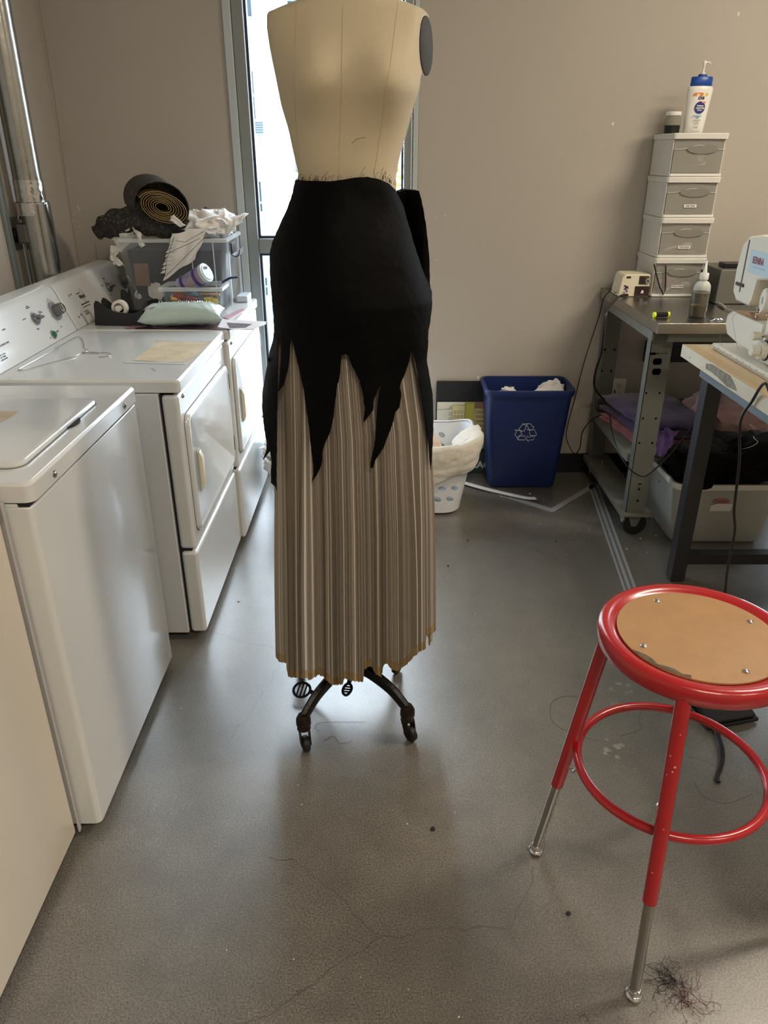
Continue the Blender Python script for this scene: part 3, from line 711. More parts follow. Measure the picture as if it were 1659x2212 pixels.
def bin_shell(name_root, x0, x1, y0, y1, z0, z1, taper, m, mr, t, rim=.008, wall=.003, r=.02):
    """open tub: walls, floor and rim"""
    cx, cy = (x0+x1)/2, (y0+y1)/2; hx_, hy_ = (x1-x0)/2, (y1-y0)/2
    def ring(a, z, k=0): return rrect(cx, cy, hx_-a, hy_-a, r, z)
    bm = B()
    loft(bm, [ring(taper, z0), ring(0, z1), ring(wall, z1), ring(taper+wall, z0+wall)], True, True)
    tub = obj('tub', bm, m, t, angle=30)
    bm = B(); loft(bm, [ring(.001, z1-.012), ring(-rim, z1-.010), ring(-rim, z1+.002), ring(-.002, z1+.005), ring(wall, z1+.004)], False, False); obj('rim', bm, mr, t, angle=30)
    return tub
# big storage bin
bx0, bx1, by0, by1, bz1 = -1.085, -.645, 3.22, 3.56, DZ+.285
t = thing('storage_bin', ((bx0+bx1)/2, (by0+by1)/2, DZ), 'large clear storage bin heaped with fabric on the far dryer', 'bin')
bin_shell('bin', bx0, bx1, by0, by1, DZ+.0008, bz1, .022, CLEARP, CLEARRIM, t)
bm = B()
for yy in (by0+.05, by0+.29):
    box(bm, (bx1-.004, yy-.003, DZ+.02), (bx1+.004, yy+.003, bz1-.01))
for xx in (bx1-.05, bx1-.14): box(bm, (xx-.002, by0-.001, DZ+.02), (xx+.002, by0+.003, bz1-.01))
obj('stiffening_rib', bm, CLEARRIM, t)
bm = B(); yy = (by0+by1)/2-.06
box(bm, (bx1+.008, yy-.04, bz1-.065), (bx1+.014, yy+.04, bz1-.02)); 
sheet(bm, lambda s, q: Vector((bx1+.014+.030*s+.006*math.sin(s*3), yy-.05+.10*q, bz1-.062+.018*s*s-.012*math.sin(PI*s))), 8, 4, .004)
obj('latch_handle', bm, BLACKP, t, .001, label='black latch handle')
# contents of the big bin
DARKF = mat('charcoal_fabric', '22242B', 0.8, 0, 0.4, 90, 0.1, 8)
bm = B(); rg_ = []
for j in range(9):
    a_ = .034-.020*j/8; z = DZ+.006+.235*j/8
    rg_.append([Vector((p.x+.006*noise.noise(Vector((i*.35, j*.8, 3))), p.y+.006*noise.noise(Vector((i*.35, j*.8, 9))), z)) for i, p in enumerate(rrect((bx0+bx1)/2, (by0+by1)/2, (bx1-bx0)/2-a_-.010, (by1-by0)/2-a_-.010, .03, 0, 8))])
loft(bm, rg_); o = obj('folded_fabric', bm, DARKF); tag(o, 'dark charcoal cloth filling the big clear bin', 'fabric')
bm = B(); loft(bm, [rrect(bx0+.080, by0+.028, .03, .004, .003, z) for z in (DZ+.10, DZ+.19)]); o = obj('cardboard_piece', bm, mat('brown_card', '8A6A52', 0.8, 0, .2, 60, .1, 30), None, .002); tag(o, 'brown card packet pressed against the left front of the big clear bin', 'packet')
bm = B(); crumple(bm, (bx0+.13, by0+.030, DZ+.075), (.03, .008, .035), 9, .5, 2, 3, False); o = obj('cloth_scrap', bm, WHITECLOTH); tag(o, 'small white scrap low inside the big clear bin', 'fabric')
# brocade roll: spiral cloth with its end seen
BROC = bpy.data.materials.new('brocade'); BROC.use_nodes = True
nt = BROC.node_tree; b = nt.nodes['Principled BSDF']; tc = nt.nodes.new('ShaderNodeTexCoord'); nz = nt.nodes.new('ShaderNodeTexNoise'); nz.inputs['Scale'].default_value = 95; nz.inputs['Detail'].default_value = 3; nz.inputs['Distortion'].default_value = 1.5
cr = nt.nodes.new('ShaderNodeValToRGB'); cr.color_ramp.elements[0].position = .57; cr.color_ramp.elements[0].color = (.005, .0045, .006, 1); cr.color_ramp.elements[1].position = .72; cr.color_ramp.elements[1].color = (.22, .15, .05, 1)
nt.links.new(tc.outputs['Object'], nz.inputs['Vector']); nt.links.new(nz.outputs[0], cr.inputs[0]); nt.links.new(cr.outputs[0], b.inputs['Base Color']); b.inputs['Roughness'].default_value = .55
p0 = at(352, 448, y=3.20); ax = Vector((-.10, .35, -.02)).normalized()
Mb = basis(p0, Vector((.78, .52, -.40)), Vector((.3, .0, 1)))
ez = Mb.to_3x3() @ Vector((0, 0, 1))
if ez.y < 0: ez = -ez
ex = (Mb.to_3x3() @ Vector((1, 0, 0))); ey = (Mb.to_3x3() @ Vector((0, 1, 0)))
t = thing('fabric_roll', Vector((p0.x, p0.y+.1, bz1)), 'rolled black and gold brocade on top of the big clear bin, spiral end showing', 'fabric roll')
bm = B(); N_ = 330; turns = 7.5
def spir(k, d):
    f_ = k/N_; a = f_*turns*2*PI; r = .018+.058*f_
    w_ = 1+.06*math.sin(a*2+1)+.04*noise.noise(Vector((a*.7, 0, 3)))
    dep = .016*(1-f_)**0.7 * (1 if d == 0 else 0)
    return p0+ex*(math.cos(a)*r*w_*1.25)+ey*(math.sin(a)*r*w_*.78)+ez*((-.012 if d == 0 else .15)+dep)
vs = [(bm.verts.new(spir(k, 0)), bm.verts.new(spir(k, 1))) for k in range(N_+1)]
fs = [bm.faces.new((vs[k][0], vs[k+1][0], vs[k+1][1], vs[k][1])) for k in range(N_)]
bmesh.ops.solidify(bm, geom=fs, thickness=.0034)
obj('roll', bm, mat('brocade_edge', '7E6C48', .7, 0, .6, 200, .8, 150), t, angle=60)
bm = B(); tube(bm, [spir(k, 0)-ez*.001 for k in range(0, N_+1, 2)], .0013, 4); obj('selvedge', bm, mat('gold_selvedge', 'A08A5C', .6), t)
bm = B()   # outer wrap opening wide around the roll
def wrap(s, q):
    a = rad(-35+250*s); r = .084+.012*s
    e = p0+ex*(math.cos(a)*r*1.18)+ey*(math.sin(a)*r*.98)+ez*(-.004+.16*q)
    return e
sheet(bm, wrap, 40, 6, .004); obj('outer_wrap', bm, BROC, t, angle=60)
bm = B()   # the loose tail flowing left along the bin top and off its edge
ctrl = [at(u, v, y=y) for u, v, y in ((206, 506, 3.25), (235, 488, 3.25), (290, 474, 3.25), (345, 486, 3.26), (410, 490, 3.30), (450, 478, 3.40))]
cc = catmull(ctrl, 8)
tube(bm, cc, [.012+.018*min(1, i/9)+.003*math.sin(i*1.3) for i in range(len(cc))], 10, flat=(.6, 1.8)); obj('tail', bm, BROC, t, angle=60)
bm = B(); cyl(bm, p0+ez*.07, p0+ez*.15, .092, .086, 30); crumple(bm, at(395, 478, y=3.42), (.12, .09, .03), 12, .25, 2.2, 4); obj('bunched_end', bm, BROC, t, angle=60)
# white muslin pieces
MUS = mat('muslin', 'DAD9D5', 0.85, 0, 0.3, 200)
def px_sheet(bm, quad, ys, nu=14, nv=20, amp=.006, th=.0012, seed=0):
    P4 = [at(u, v, y=y) for (u, v), y in zip(quad, ys)]
    def fn(s, q):
        p = P4[0].lerp(P4[1], s).lerp(P4[3].lerp(P4[2], s), q)
        return p+Vector((noise.noise(Vector((s*2.5+seed, q*3, 1))), noise.noise(Vector((s*3, q*3+seed, 7)))*1.6, noise.noise(Vector((s*3, q*2, 4+seed)))))*amp
    sheet(bm, fn, nu, nv, th)
t = thing('muslin_pattern', at(420, 540, y=3.18), 'pencil-marked white muslin piece draped over the front rim of the big clear bin', 'fabric')
bm = B(); px_sheet(bm, [(372, 505), (452, 490), (420, 560), (352, 607)], [3.19, 3.22, 3.17, 3.17], amp=.008); obj('cloth', bm, MUS, t, angle=70)
bm = B()
for k in range(9):   # cut tabs along its left and middle
    u = 372-k*2.2; v = 512+k*9; px_sheet(bm, [(u-2, v), (u+14, v-3), (u+12, v+5), (u-6+R.uniform(-3, 2), v+7)], [3.17]*4, 3, 2, .004, .001, k)
obj('tab', bm, MUS, t, angle=70)
bm = B()
for pts in ([(376, 512), (360, 560), (356, 598)], [(382, 520), (400, 523), (440, 500)], [(366, 545), (400, 530), (432, 515)], [(358, 597), (390, 565), (440, 515)]):
    tube(bm, [at(u, v, y=3.155) for u, v in pts], .0009, 4)
obj('pencil_line', bm, INK, t)
bm = B(); crumple(bm, at(440, 492, y=3.33)+Vector((0, 0, .015)), (.085, .10, .055), 21, .35, 1.6, 4, False); crumple(bm, at(478, 487, y=3.36)+Vector((0, 0, .01)), (.06, .09, .05), 27, .35, 1.6, 4, False)
px_sheet(bm, [(492, 470), (534, 462), (522, 480), (492, 505)], [3.33, 3.33, 3.28, 3.28], 8, 8, .01, .002, 3)
px_sheet(bm, [(366, 475), (374, 463), (402, 487), (388, 490)], [3.165]*4, 6, 6, .005, .002, 5)
o = obj('muslin_cloth', bm, WHITECLOTH, angle=70); tag(o, 'crumpled white cotton heaped at the right end of the big clear bin, edges frayed', 'fabric')
bm = B()
px_sheet(bm, [(240, 515), (287, 490), (300, 500), (262, 545)], [3.24, 3.24, 3.26, 3.24], 10, 8, .012, .0015, 8)
px_sheet(bm, [(238, 530), (262, 530), (250, 560), (238, 560)], [3.24]*4, 8, 8, .010, .0015, 4)
px_sheet(bm, [(238, 552), (252, 556), (270, 575), (246, 572)], [3.24]*4, 8, 8, .008, .0015, 6)
px_sheet(bm, [(285, 490), (300, 500), (314, 530), (305, 535)], [3.215]*4, 6, 8, .006, .0015, 16)
o = obj('fabric_strip', bm, MUS, angle=70); tag(o, 'twisted white fabric strip hanging off the left end of the big clear bin', 'fabric')

# small clear bin in front of it
s0, s1, sy0, sy1, sz1 = -.875, -.640, 3.02, 3.175, DZ+.125
t = thing('small_bin', ((s0+s1)/2, (sy0+sy1)/2, DZ), 'small clear bin of coloured scraps and tools in front of the big bin', 'bin')
bin_shell('bin', s0, s1, sy0, sy1, DZ+.0025, sz1, .018, CLEARP, CLEARRIM, t, rim=.010, r=.018)
cols = ['C26B2A', '2B4C86', '8B2E33', 'E0B05A', '3F7F6C', 'D9D2C2', '1C1C22', '6A4A7C', 'B5452F', '5E8FB0', 'C98A50', '42392F', 'D8C24A']
cnames = ['orange', 'blue', 'dark red', 'sandy yellow', 'sea green', 'ivory', 'black', 'violet', 'brick red', 'light blue', 'tan', 'dark brown', 'bright yellow']
for k in range(26):
    bm = B(); c = Vector((R.uniform(s0+.05, s1-.05), R.uniform(sy0+.045, sy1-.045), DZ+.034+.0026*k))
    d = Vector((R.uniform(-1, 1), R.uniform(-.5, .5), R.uniform(-.2, .25))).normalized()*R.uniform(.018, .042)
    if k % 3 == 0: crumple(bm, c, (.036, .026, .018), k, .4, 1.5, 3, False); nm, ct_ = 'fabric_scrap', 'scrap'
    elif k % 3 == 1: cyl(bm, c-d, c+d, .0075, .0075, 10); cyl(bm, c+d, c+d*1.15, .0075, .001, 10); nm, ct_ = 'marker_pen', 'pen'
    else: loft(bm, [[c+d*s+Vector((0, a*.009, b2*.003)) for a, b2 in ((-1, -1), (1, -1), (1, 1), (-1, 1))] for s in (-1, -.3, .5, 1)]); nm, ct_ = 'ribbon_piece', 'ribbon'
    o = obj(nm, bm, mat('scrap_'+cols[k % 13], cols[k % 13], 0.6)); tag(o, cnames[k % 13]+' '+{'scrap': 'cloth scrap', 'pen': 'marker pen', 'ribbon': 'piece of ribbon'}[ct_]+' in the small clear bin', ct_, 'odds and ends in the small clear bin')
# clear canister lying in it
a = at(447, 588, y=3.05)
b_ = a+Vector((-.115, .04, -.060)); t = thing('canister', b_, 'clear canister with a purple label lying tilted in the small clear bin', 'canister')
d = (a-b_).normalized()
bm = B(); cyl(bm, b_, b_+d*((a-b_).length-.004), .033, .035, 36); obj('tube_body', bm, mat('canister_plastic', 'B9B6D6', 0.2, alpha=.45), t)
bm = B(); cyl(bm, a-d*.016, a-d*.001, .0375, seg=36); cyl(bm, a-d*.0009, a+d*.002, .030, .029, 36); obj('canister_lid', bm, mat('frosted_white', 'D8E2EA', 0.3, alpha=.85), t, .001)
bm = B(); cyl(bm, b_+d*.02, b_+d*.035, .0355, seg=36, cap=False); cyl(bm, b_+d*.085, b_+d*.10, .0360, seg=36, cap=False); obj('label_band', bm, mat('purple_label', '4A3D86', 0.4), t)
bm = B()
for k in range(9):
    c = b_.lerp(a, .15+.08*k); bmesh.ops.create_icosphere(bm, subdivisions=2, radius=.014, matrix=Matrix.Translation(c+Vector((R.uniform(-.01, .01), R.uniform(-.01, .01), R.uniform(-.016, -.002)))))
obj('contents', bm, mat('peach_filling', 'D8A878', 0.7, 0, .5, 60, .2, 30), t)
M_ = basis(a+d*.0024, frame_of(d)[0], frame_of(d)[1])
bm = B(); 
u_, v_, _ = frame_of(d); c = a+d*.0028
prism(bm, [(-.012, -.022), (.012, -.022), (.012, -.012), (-.012, -.012)], basis(c, u_, v_), .0004); obj('barcode_sticker', bm, INK, t)
bm = B(); tube(bm, catmull([at(480, 610, y=3.03), at(497, 601, y=3.03), at(512, 599, y=3.05)], 6), .0045, 8); o = obj('blue_marker', bm, mat('navy_plastic', '16264F', .35)); tag(o, 'navy blue curved handle resting over the rim of the small clear bin', 'tool')
p = at(527, 652, z=DZ); bm = B(); box(bm, (p.x-.030, p.y-.02, DZ+.001), (p.x+.02, p.y+.09, DZ+.028)); o = obj('white_box', bm, mat('pale_blue_plastic', 'C5D3DC', .4), None, .004); tag(o, 'low pale box beside the foot of the big clear bin on the far dryer', 'box')

# ------------------------------------------------------------------ duct, outlet, cords
t = thing('exhaust_duct', (-1.36, 3.12, 0.3), 'galvanised round exhaust duct with foil tape rising behind the dryers', 'duct')
dy = 3.12; dx = LW+.082
def dl(v, du): return at(du, v, y=dy)
zj = at(66, 440, y=3.12).z
bm = B(); cyl(bm, (dx+.001, dy, 0.3), (dx+.001, dy, zj), .060, seg=40); obj('lower_pipe', bm, GALV, t)
bm = B(); cyl(bm, (dx-.005, dy, zj+.0), (dx-.005, dy, CEIL-.001), .0515, seg=40); obj('upper_pipe', bm, GALV, t)
bm = B()
for z0_, z1_, r_ in ((zj-.04, zj+.006, .0625), (zj+.0065, zj+.085, .0535)):
    n = 48; m_ = 8
    rings = []
    for j in range(m_+1):
        z = z0_+(z1_-z0_)*j/m_
        rings.append([Vector((dx-.005+math.cos(2*PI*i/n)*(r_+.0016*noise.noise(Vector((i*.8, j*.9, r_*99)))), dy+math.sin(2*PI*i/n)*(r_+.0016*noise.noise(Vector((i*.8, j*.9, 5)))), z)) for i in range(n)])
    loft(bm, rings, False, False)
obj('foil_wrap', bm, FOIL, t, angle=20)
bm = B(); tube(bm, [(dx+.015, dy-.0475, zj+.1), (dx+.015, dy-.0475, CEIL-.01)], .0014, 4); obj('seam', bm, GALV, t)
bm = B(); box(bm, (LW+.0008, 3.010, .2), (LW+.016, 3.045, CEIL-.001)); o = obj('conduit', bm, mat('grey_conduit', '7F8B8C', .45, .3), None, .003); tag(o, 'flat blue-grey conduit running up the wall left of the metal duct', 'conduit')
# outlet plate with heavy plug
pz = at(30, 505, x=LW+.004)
t = thing('wall_outlet', (LW, pz.y, pz.z-.06), 'steel dryer outlet plate on the left wall with a heavy grey plug', 'outlet')
bm = B(); box(bm, (LW+.0008, pz.y-.055, pz.z-.060), (LW+.006, pz.y+.055, pz.z+.060)); obj('plate', bm, mat('plate_steel', '6B655C', .35, .6), t, .002)
bm = B(); cyl(bm, (LW+.0065, pz.y, pz.z-.005), (LW+.02, pz.y, pz.z-.005), .027, seg=28); obj('socket', bm, BLACKP, t, .001)
t2 = thing('power_plug', (LW+.02, pz.y, pz.z-.05), 'grey angled dryer plug with its flat cord going down behind the console', 'plug')
bm = B(); box(bm, (LW+.021, pz.y-.018, pz.z-.035), (LW+.062, pz.y+.02, pz.z+.035)); box(bm, (LW+.024, pz.y-.012, pz.z+.0355), (LW+.05, pz.y+.012, pz.z+.055)); obj('plug_body', bm, mat('grey_rubber', '55534F', .5), t2, .008)
bm = B(); tube(bm, catmull([(LW+.045, pz.y, pz.z-.035), (LW+.04, pz.y+.01, pz.z-.12), (LW+.035, pz.y+.03, pz.z-.3), (LW+.035, pz.y+.03, .5)], 8), .011, 8, flat=(.45, 1)); obj('cord', bm, mat('grey_cord', '7C8284', .45), t2)
# ------------------------------------------------------------------ dress form
from mathutils.bvhtree import BVHTree
DY = 1.80
def interp(rows, v):
    if v <= rows[0][0]: return rows[0][1:]
    for a, b_ in zip(rows, rows[1:]):
        if v <= b_[0]:
            t_ = (v-a[0])/(b_[0]-a[0]); return tuple(p+(q-p)*t_ for p, q in zip(a[1:], b_[1:]))
    return rows[-1][1:]
TR = [(-90, 706, 806, .048), (-40, 704, 808, .048), (-20, 698, 813, .049), (-8, 668, 842, .054), (4, 640, 870, .059), (16, 608, 902, .064), (28, 580, 931, .069), (34, 577, 935, .0715), (60, 577, 936, .082), (100, 583, 930, .096), (135, 590, 920, .106),
      (165, 597, 909, .110), (200, 604, 903, .110), (231, 610, 892, .105), (280, 624, 879, .098), (324, 633, 867, .094), (373, 645, 856, .093), (400, 643, 856, .094), (450, 640, 858, .10), (520, 635, 860, .10)]
def torso_pt(v, th):
    L_, R_, ry = interp(TR, v)
    l = at(L_, v, y=DY); r = at(R_, v, y=DY); cx = (l.x+r.x)/2; rx = (r.x-l.x)/2; z = l.z
    c, s = math.cos(th), math.sin(th)
    ex = 0.92
    x = cx+rx*math.copysign(abs(c)**ex, c); y = DY-ry*math.copysign(abs(s)**ex, s)
    if s > 0:   # bust
        for sx in (-1, 1):
            bxp = cx+sx*.078+.006
            y -= .046*math.exp(-((x-bxp)/.058)**2-((z-1.642)/.058)**2)
        y -= .012*math.exp(-((x-cx)/.12)**2-((z-1.70)/.10)**2)
    return Vector((x, y, z))
form = thing('dress_form', (-.09, DY, 0), 'cream linen dress form on a black iron stand, dressed in a black and metallic skirt', 'dress form')
bm = B(); rows = []
v = -90
vs_ = [-90, -60, -40, -30, -24, -20, -17, -14, -11, -8, -5, -2, 1, 4, 7, 10, 13, 16, 19, 22, 25, 28, 31, 34, 40, 50]+list(range(60, 521, 9))
pR = at(912, 98, y=DY-.02); nR = Vector((.93, -.37, .04)).normalized(); pR = pR - nR*.0
pL = at(579, 98, y=DY); nL = Vector((-.97, .20, .04)).normalized()
def clip(p):
    if 1.60 < p.z < 1.80:
        for p0_, n_ in ((pR, nR),):
            d = (p-p0_).dot(n_)
            if d > 0: p = p-n_*d
    return p
loft(bm, [[clip(torso_pt(v, 2*PI*i/96)) for i in range(96)] for v in vs_])
bmesh.ops.recalc_face_normals(bm, faces=bm.faces)
bvh = BVHTree.FromBMesh(bm)
obj('torso', bm, LINEN, form, angle=80)
def onto(u, v, off=.001, tree=None):
    o_ = Vector((0, 0, H)); d = (at(u, v, y=1.0)-o_).normalized()
    hit = (tree or bvh).ray_cast(o_, d)
    if hit[0] is None: return at(u, v, y=DY)
    return hit[0]-d*off
for pts in ([(741, 14), (739, 120), (737, 200), (734, 290), (731, 384)], [(860, 4), (852, 70), (843, 140), (832, 200), (822, 290), (806, 384)], [(640, 8), (637, 100), (636, 190), (641, 290), (652, 384)]):
    bm = B(); dense = catmull([Vector((u, v, 0)) for u, v in pts], 14)
    tube(bm, [onto(q.x, q.y, .0001) for q in dense], .0006, 5); obj('seam', bm, LINEN_SEAM, form)
# arm plate on the visible side
u_, v_, _ = frame_of(nR); 
if abs(u_.z) > abs(v_.z): up_, sd_ = u_, v_
else: up_, sd_ = v_, u_
cpl = (at(934, 33, y=DY)+at(908, 165, y=DY))/2
cpl = cpl-nR*((cpl-pR).dot(nR))-Vector((.003, 0, 0)); axis = Vector((-.018, 0, -.072))
axu = (at(908, 165, y=DY)-at(934, 33, y=DY))*.5; axu = axu-nR*axu.dot(nR)
axs = axu.cross(nR).normalized()*.040
bm = B(); n = 40
rings = []
for k, off in ((1.0, .001), (1.0, .005), (.96, .006)):
    rings.append([cpl+nR*off+axu*math.cos(2*PI*i/n)*k+axs*math.sin(2*PI*i/n)*k for i in range(n)])
loft(bm, rings); obj('arm_plate', bm, mat('dark_arm_plate', '2B241D', .7, 0, .3, 60, .12, 20), form)
bm = B(); tube(bm, [cpl+nR*.002+axu*math.cos(2*PI*i/n)*1.01+axs*math.sin(2*PI*i/n)*1.01 for i in range(n)], .0012, 6, closed=True); obj('plate_piping', bm, WHITECLOTH, form)
bm = B()   # twill stitches along the right side seam
for k in range(60):
    v = 168+k*3.6; L_, R_, _ = interp(TR, v); p = at(R_, v, y=DY+.004); cyl(bm, p+Vector((-.001, -.003, .002)), p+Vector((.0015, .004, -.002)), .0009, seg=4)
obj('side_stitching', bm, WHITECLOTH, form)
# stand
hub = Vector((-.098, 1.80, .165))
bm = B(); cyl(bm, hub+Vector((0, 0, .02)), hub+Vector((0, 0, 1.05)), .017, seg=20); obj('pole', bm, mat('stand_pole', '3A3936', .3, .9), form)
bm = B(); lathe(bm, [(.012, -.035), (.030, -.03), (.034, 0), (.030, .03), (.022, .05), (.018, .06)], hub, 24); obj('hub', bm, IRON, form)
feet = [(-.223, 1.633), (.066, 1.67), (-.262, 1.945), (.034, 1.957)]
for i, (x, y) in enumerate(feet):
    e = Vector((x, y, .098)); d = Vector((x-hub.x, y-hub.y, 0)).normalized()
    P_ = catmull([hub+d*.02+Vector((0, 0, -.005)), hub.lerp(e, .33)+Vector((0, 0, .022)), hub.lerp(e, .72)+Vector((0, 0, .026)), e+Vector((0, 0, .004))], 7)
    m_ = len(P_); bm = B(); tube(bm, P_, [.0195-.006*k/m_ for k in range(m_)], 8, flat=(1.2, .8), up=(0, 0, 1)); lg = obj('leg', bm, IRON, form)
    bm = B(); lathe(bm, [(.004, .036), (.013, .033), (.0205, .018), (.021, .000), (.0175, -.008), (.019, -.012), (.019, -.016), (.012, -.018)], (x, y, .083), 20); obj('caster_socket', bm, RUSTY, lg)
    a = rad([-70, -50, 100, 60][i]); dd = Vector((math.cos(a), math.sin(a), 0)); sd = Vector((-dd.y, dd.x, 0)); wc = Vector((x, y, .0235))+dd*.014
    bm = B()
    for s in (-1, 1): loft(bm, [[Vector((x, y, .068))+sd*s*(.0115+.003*j)+dd*q for q, j in ((-.014, 0), (.014, 0), (.014, 1), (-.014, 1))], [wc+Vector((0, 0, -.002))+sd*s*(.0115+.003*j)+dd*q for q, j in ((-.009, 0), (.009, 0), (.009, 1), (-.009, 1))]])
    cyl(bm, wc-sd*.011, wc+sd*.011, .003, seg=8); obj('caster_fork', bm, RUSTY, lg)
    bm = B(); Mw = basis(wc, dd, (0, 0, 1)); lathe(bm, [(.004, -.010), (.017, -.010), (.0225, -.007), (.0235, 0), (.0225, .007), (.017, .010), (.004, .010)], (0, 0, 0), 24, M=Mw); obj('caster_wheel', bm, RUBBER, lg)
for (u, v, y_, ang, nm) in ((652, 1490, 1.84, rad(185), 0), (750, 1489, 1.74, rad(-20), 1)):
    c = at(u, v, y=y_); t_dir = (Vector((hub.x, hub.y, c.z))-c).normalized(); sd = Vector((-t_dir.y, t_dir.x, 0))
    bm = B(); n = 24
    wd_ = [.022, .012][nm]; rim = [c+t_dir*(math.cos(2*PI*i/n))*.026+sd*(math.sin(2*PI*i/n))*wd_+Vector((0, 0, .010*math.sin(2*PI*i/n)*(1 if nm == 0 else 0))) for i in range(n)]
    tube(bm, rim, .0042, 6, closed=True)
    for k in (-1, 0, 1): cyl(bm, c+t_dir*k*.011-sd*wd_*.93-Vector((0, 0, .009 if nm == 0 else 0)), c+t_dir*k*.011+sd*wd_*.93+Vector((0, 0, .009 if nm == 0 else 0)), .0026, seg=6)
    tube(bm, catmull([c+t_dir*.026, c+t_dir*.055+Vector((0, 0, .006)), Vector((hub.x, hub.y, hub.z-.03))], 8), .0065, 8); obj('foot_pedal', bm, IRON, form)

# ------------------------------------------------------------------ pleated metallic skirt
SR = [(500, 610, 890, .125), (600, 598, 905, .145), (720, 594, 906, .160), (900, 595, 931, .167), (1100, 597, 938, .175), (1300, 599, 939, .182), (1500, 603, 939, .188)]
HEM = [(597, 1418), (603, 1428), (621, 1433), (622, 1462), (660, 1465), (672, 1469), (690, 1458), (700, 1462), (716, 1480), (741, 1479), (745, 1466), (760, 1472), (785, 1474), (787, 1446), (803, 1440), (812, 1458), (824, 1462), (829, 1436), (838, 1436), (846, 1447), (860, 1450), (880, 1434), (905, 1408), (918, 1402), (919, 1374), (930, 1372), (941, 1360)]
def hem_v(u): return interp(HEM, u)[0]
def skirt_pt(v, th, dr=0.0):
    L_, R_, ry = interp(SR, v)
    l = at(L_, v, y=DY); r = at(R_, v, y=DY); cx = (l.x+r.x)/2; rx = (r.x-l.x)/2-.004
    f_ = min(1, max(0, (v-700)/500))
    fold = (.0075*math.sin(th*9+.8*math.sin(th*3))+.0050*math.sin(th*23+2)+.0045*math.sin(th*41))*f_
    k = 1+(fold+dr)/.17*(1-.6*abs(math.cos(th))**6)
    return Vector((cx+rx*k*math.cos(th), DY-ry*k*math.sin(th), l.z))
ps = thing('pleated_skirt', (-.09, DY, .14), 'long crinkle-pleated metallic taupe skirt with an uneven gold-brown hem', 'skirt')
bm = B(); col = bm.loops.layers.color.new('pleat'); bm2 = B(); col2 = bm2.loops.layers.color.new('pleat')
NP = 1080
cols_ = []
tone = 0.5
grid = []
for i in range(NP):
    th = 2*PI*i/NP
    pleat = [0, .0040, .0005][i % 3]*(0.6+0.8*abs(noise.noise(Vector((i*.05, 0, 0)))))
    pb = skirt_pt(1440, th)
    if math.sin(th) > -0.15:
        u_b = 829.5+F*pb.x/(pb.y*math.cos(PITCH)-(pb.z-H)*math.sin(PITCH))
        vb = hem_v(u_b)+R.uniform(-1.5, 1.5)
        zb = at(u_b, vb, y=pb.y).z
    else: zb = .215+.01*math.sin(th*7)
    ztop = 1.235
    band = .026+R.uniform(-.003, .003)
    colm = []
    for j in range(17):
        f_ = j/15 if j <= 15 else 1
        z = ztop+(zb+band-ztop)*f_ if j <= 15 else zb
        # invert z -> v on the plane y=DY
        k_ = (z-H)/DY; d_ = -(math.sin(PITCH)+k_*math.cos(PITCH))/(math.cos(PITCH)-k_*math.sin(PITCH))
        vv = 1106+F*d_
        q = skirt_pt(vv, th, pleat*(.5+.5*min(1, max(0, (vv-700)/400))))
        colm.append(Vector((q.x, q.y, z)))
    grid.append(colm)
def clump(i): return max(0, min(1, .52+.25*noise.noise(Vector((i*.013, 3, 0)))+.5*noise.noise(Vector((i*.11, 9, 0)))+.75*noise.noise(Vector((i*.43, 5, 0)))))
va = [[bm.verts.new(p) for p in c[:16]] for c in grid]; vb_ = [[bm2.verts.new(p) for p in c[15:]] for c in grid]
for i in range(NP):
    k = (i+1) % NP; c = clump(i)
    for j in range(15):
        f_ = bm.faces.new((va[i][j], va[k][j], va[k][j+1], va[i][j+1]))
        for l in f_.loops: l[col] = (c, c, c, 1)
    f_ = bm2.faces.new((vb_[i][0], vb_[k][0], vb_[k][1], vb_[i][1]))
    for l in f_.loops: l[col2] = (c, c, c, 1)
def lame(name, stops, metal, rough):
    m = mat(name, '8A7B66', rough, metal, .35, 500)
    nt = m.node_tree; b = nt.nodes['Principled BSDF']; a = nt.nodes.new('ShaderNodeVertexColor'); a.layer_name = 'pleat'
    r = nt.nodes.new('ShaderNodeValToRGB'); e = r.color_ramp.elements
    e[0].position, e[0].color = stops[0][0], (*hx(stops[0][1]), 1); e[1].position, e[1].color = stops[-1][0], (*hx(stops[-1][1]), 1)
    for p_, c_ in stops[1:-1]: x = e.new(p_); x.color = (*hx(c_), 1)
    nt.links.new(a.outputs[0], r.inputs[0]); nt.links.new(r.outputs[0], b.inputs['Base Color']); return m
LAME = lame('crinkled_lame', [(.1, '857A6C'), (.38, 'ACA296'), (.52, 'B5AC9F'), (.62, 'D2CDC4'), (.78, 'AE9C8A'), (.95, 'F0EEE8')], .35, .42)
HEMM = lame('gold_hem', [(.2, '8C7856'), (.5, 'AA9470'), (.8, 'C8B794')], .2, .55)
obj('pleated_cloth', bm, LAME, ps, angle=20, recalc=True); obj('hem_edge', bm2, HEMM, ps, angle=20, label='gold-brown raw hem edge')

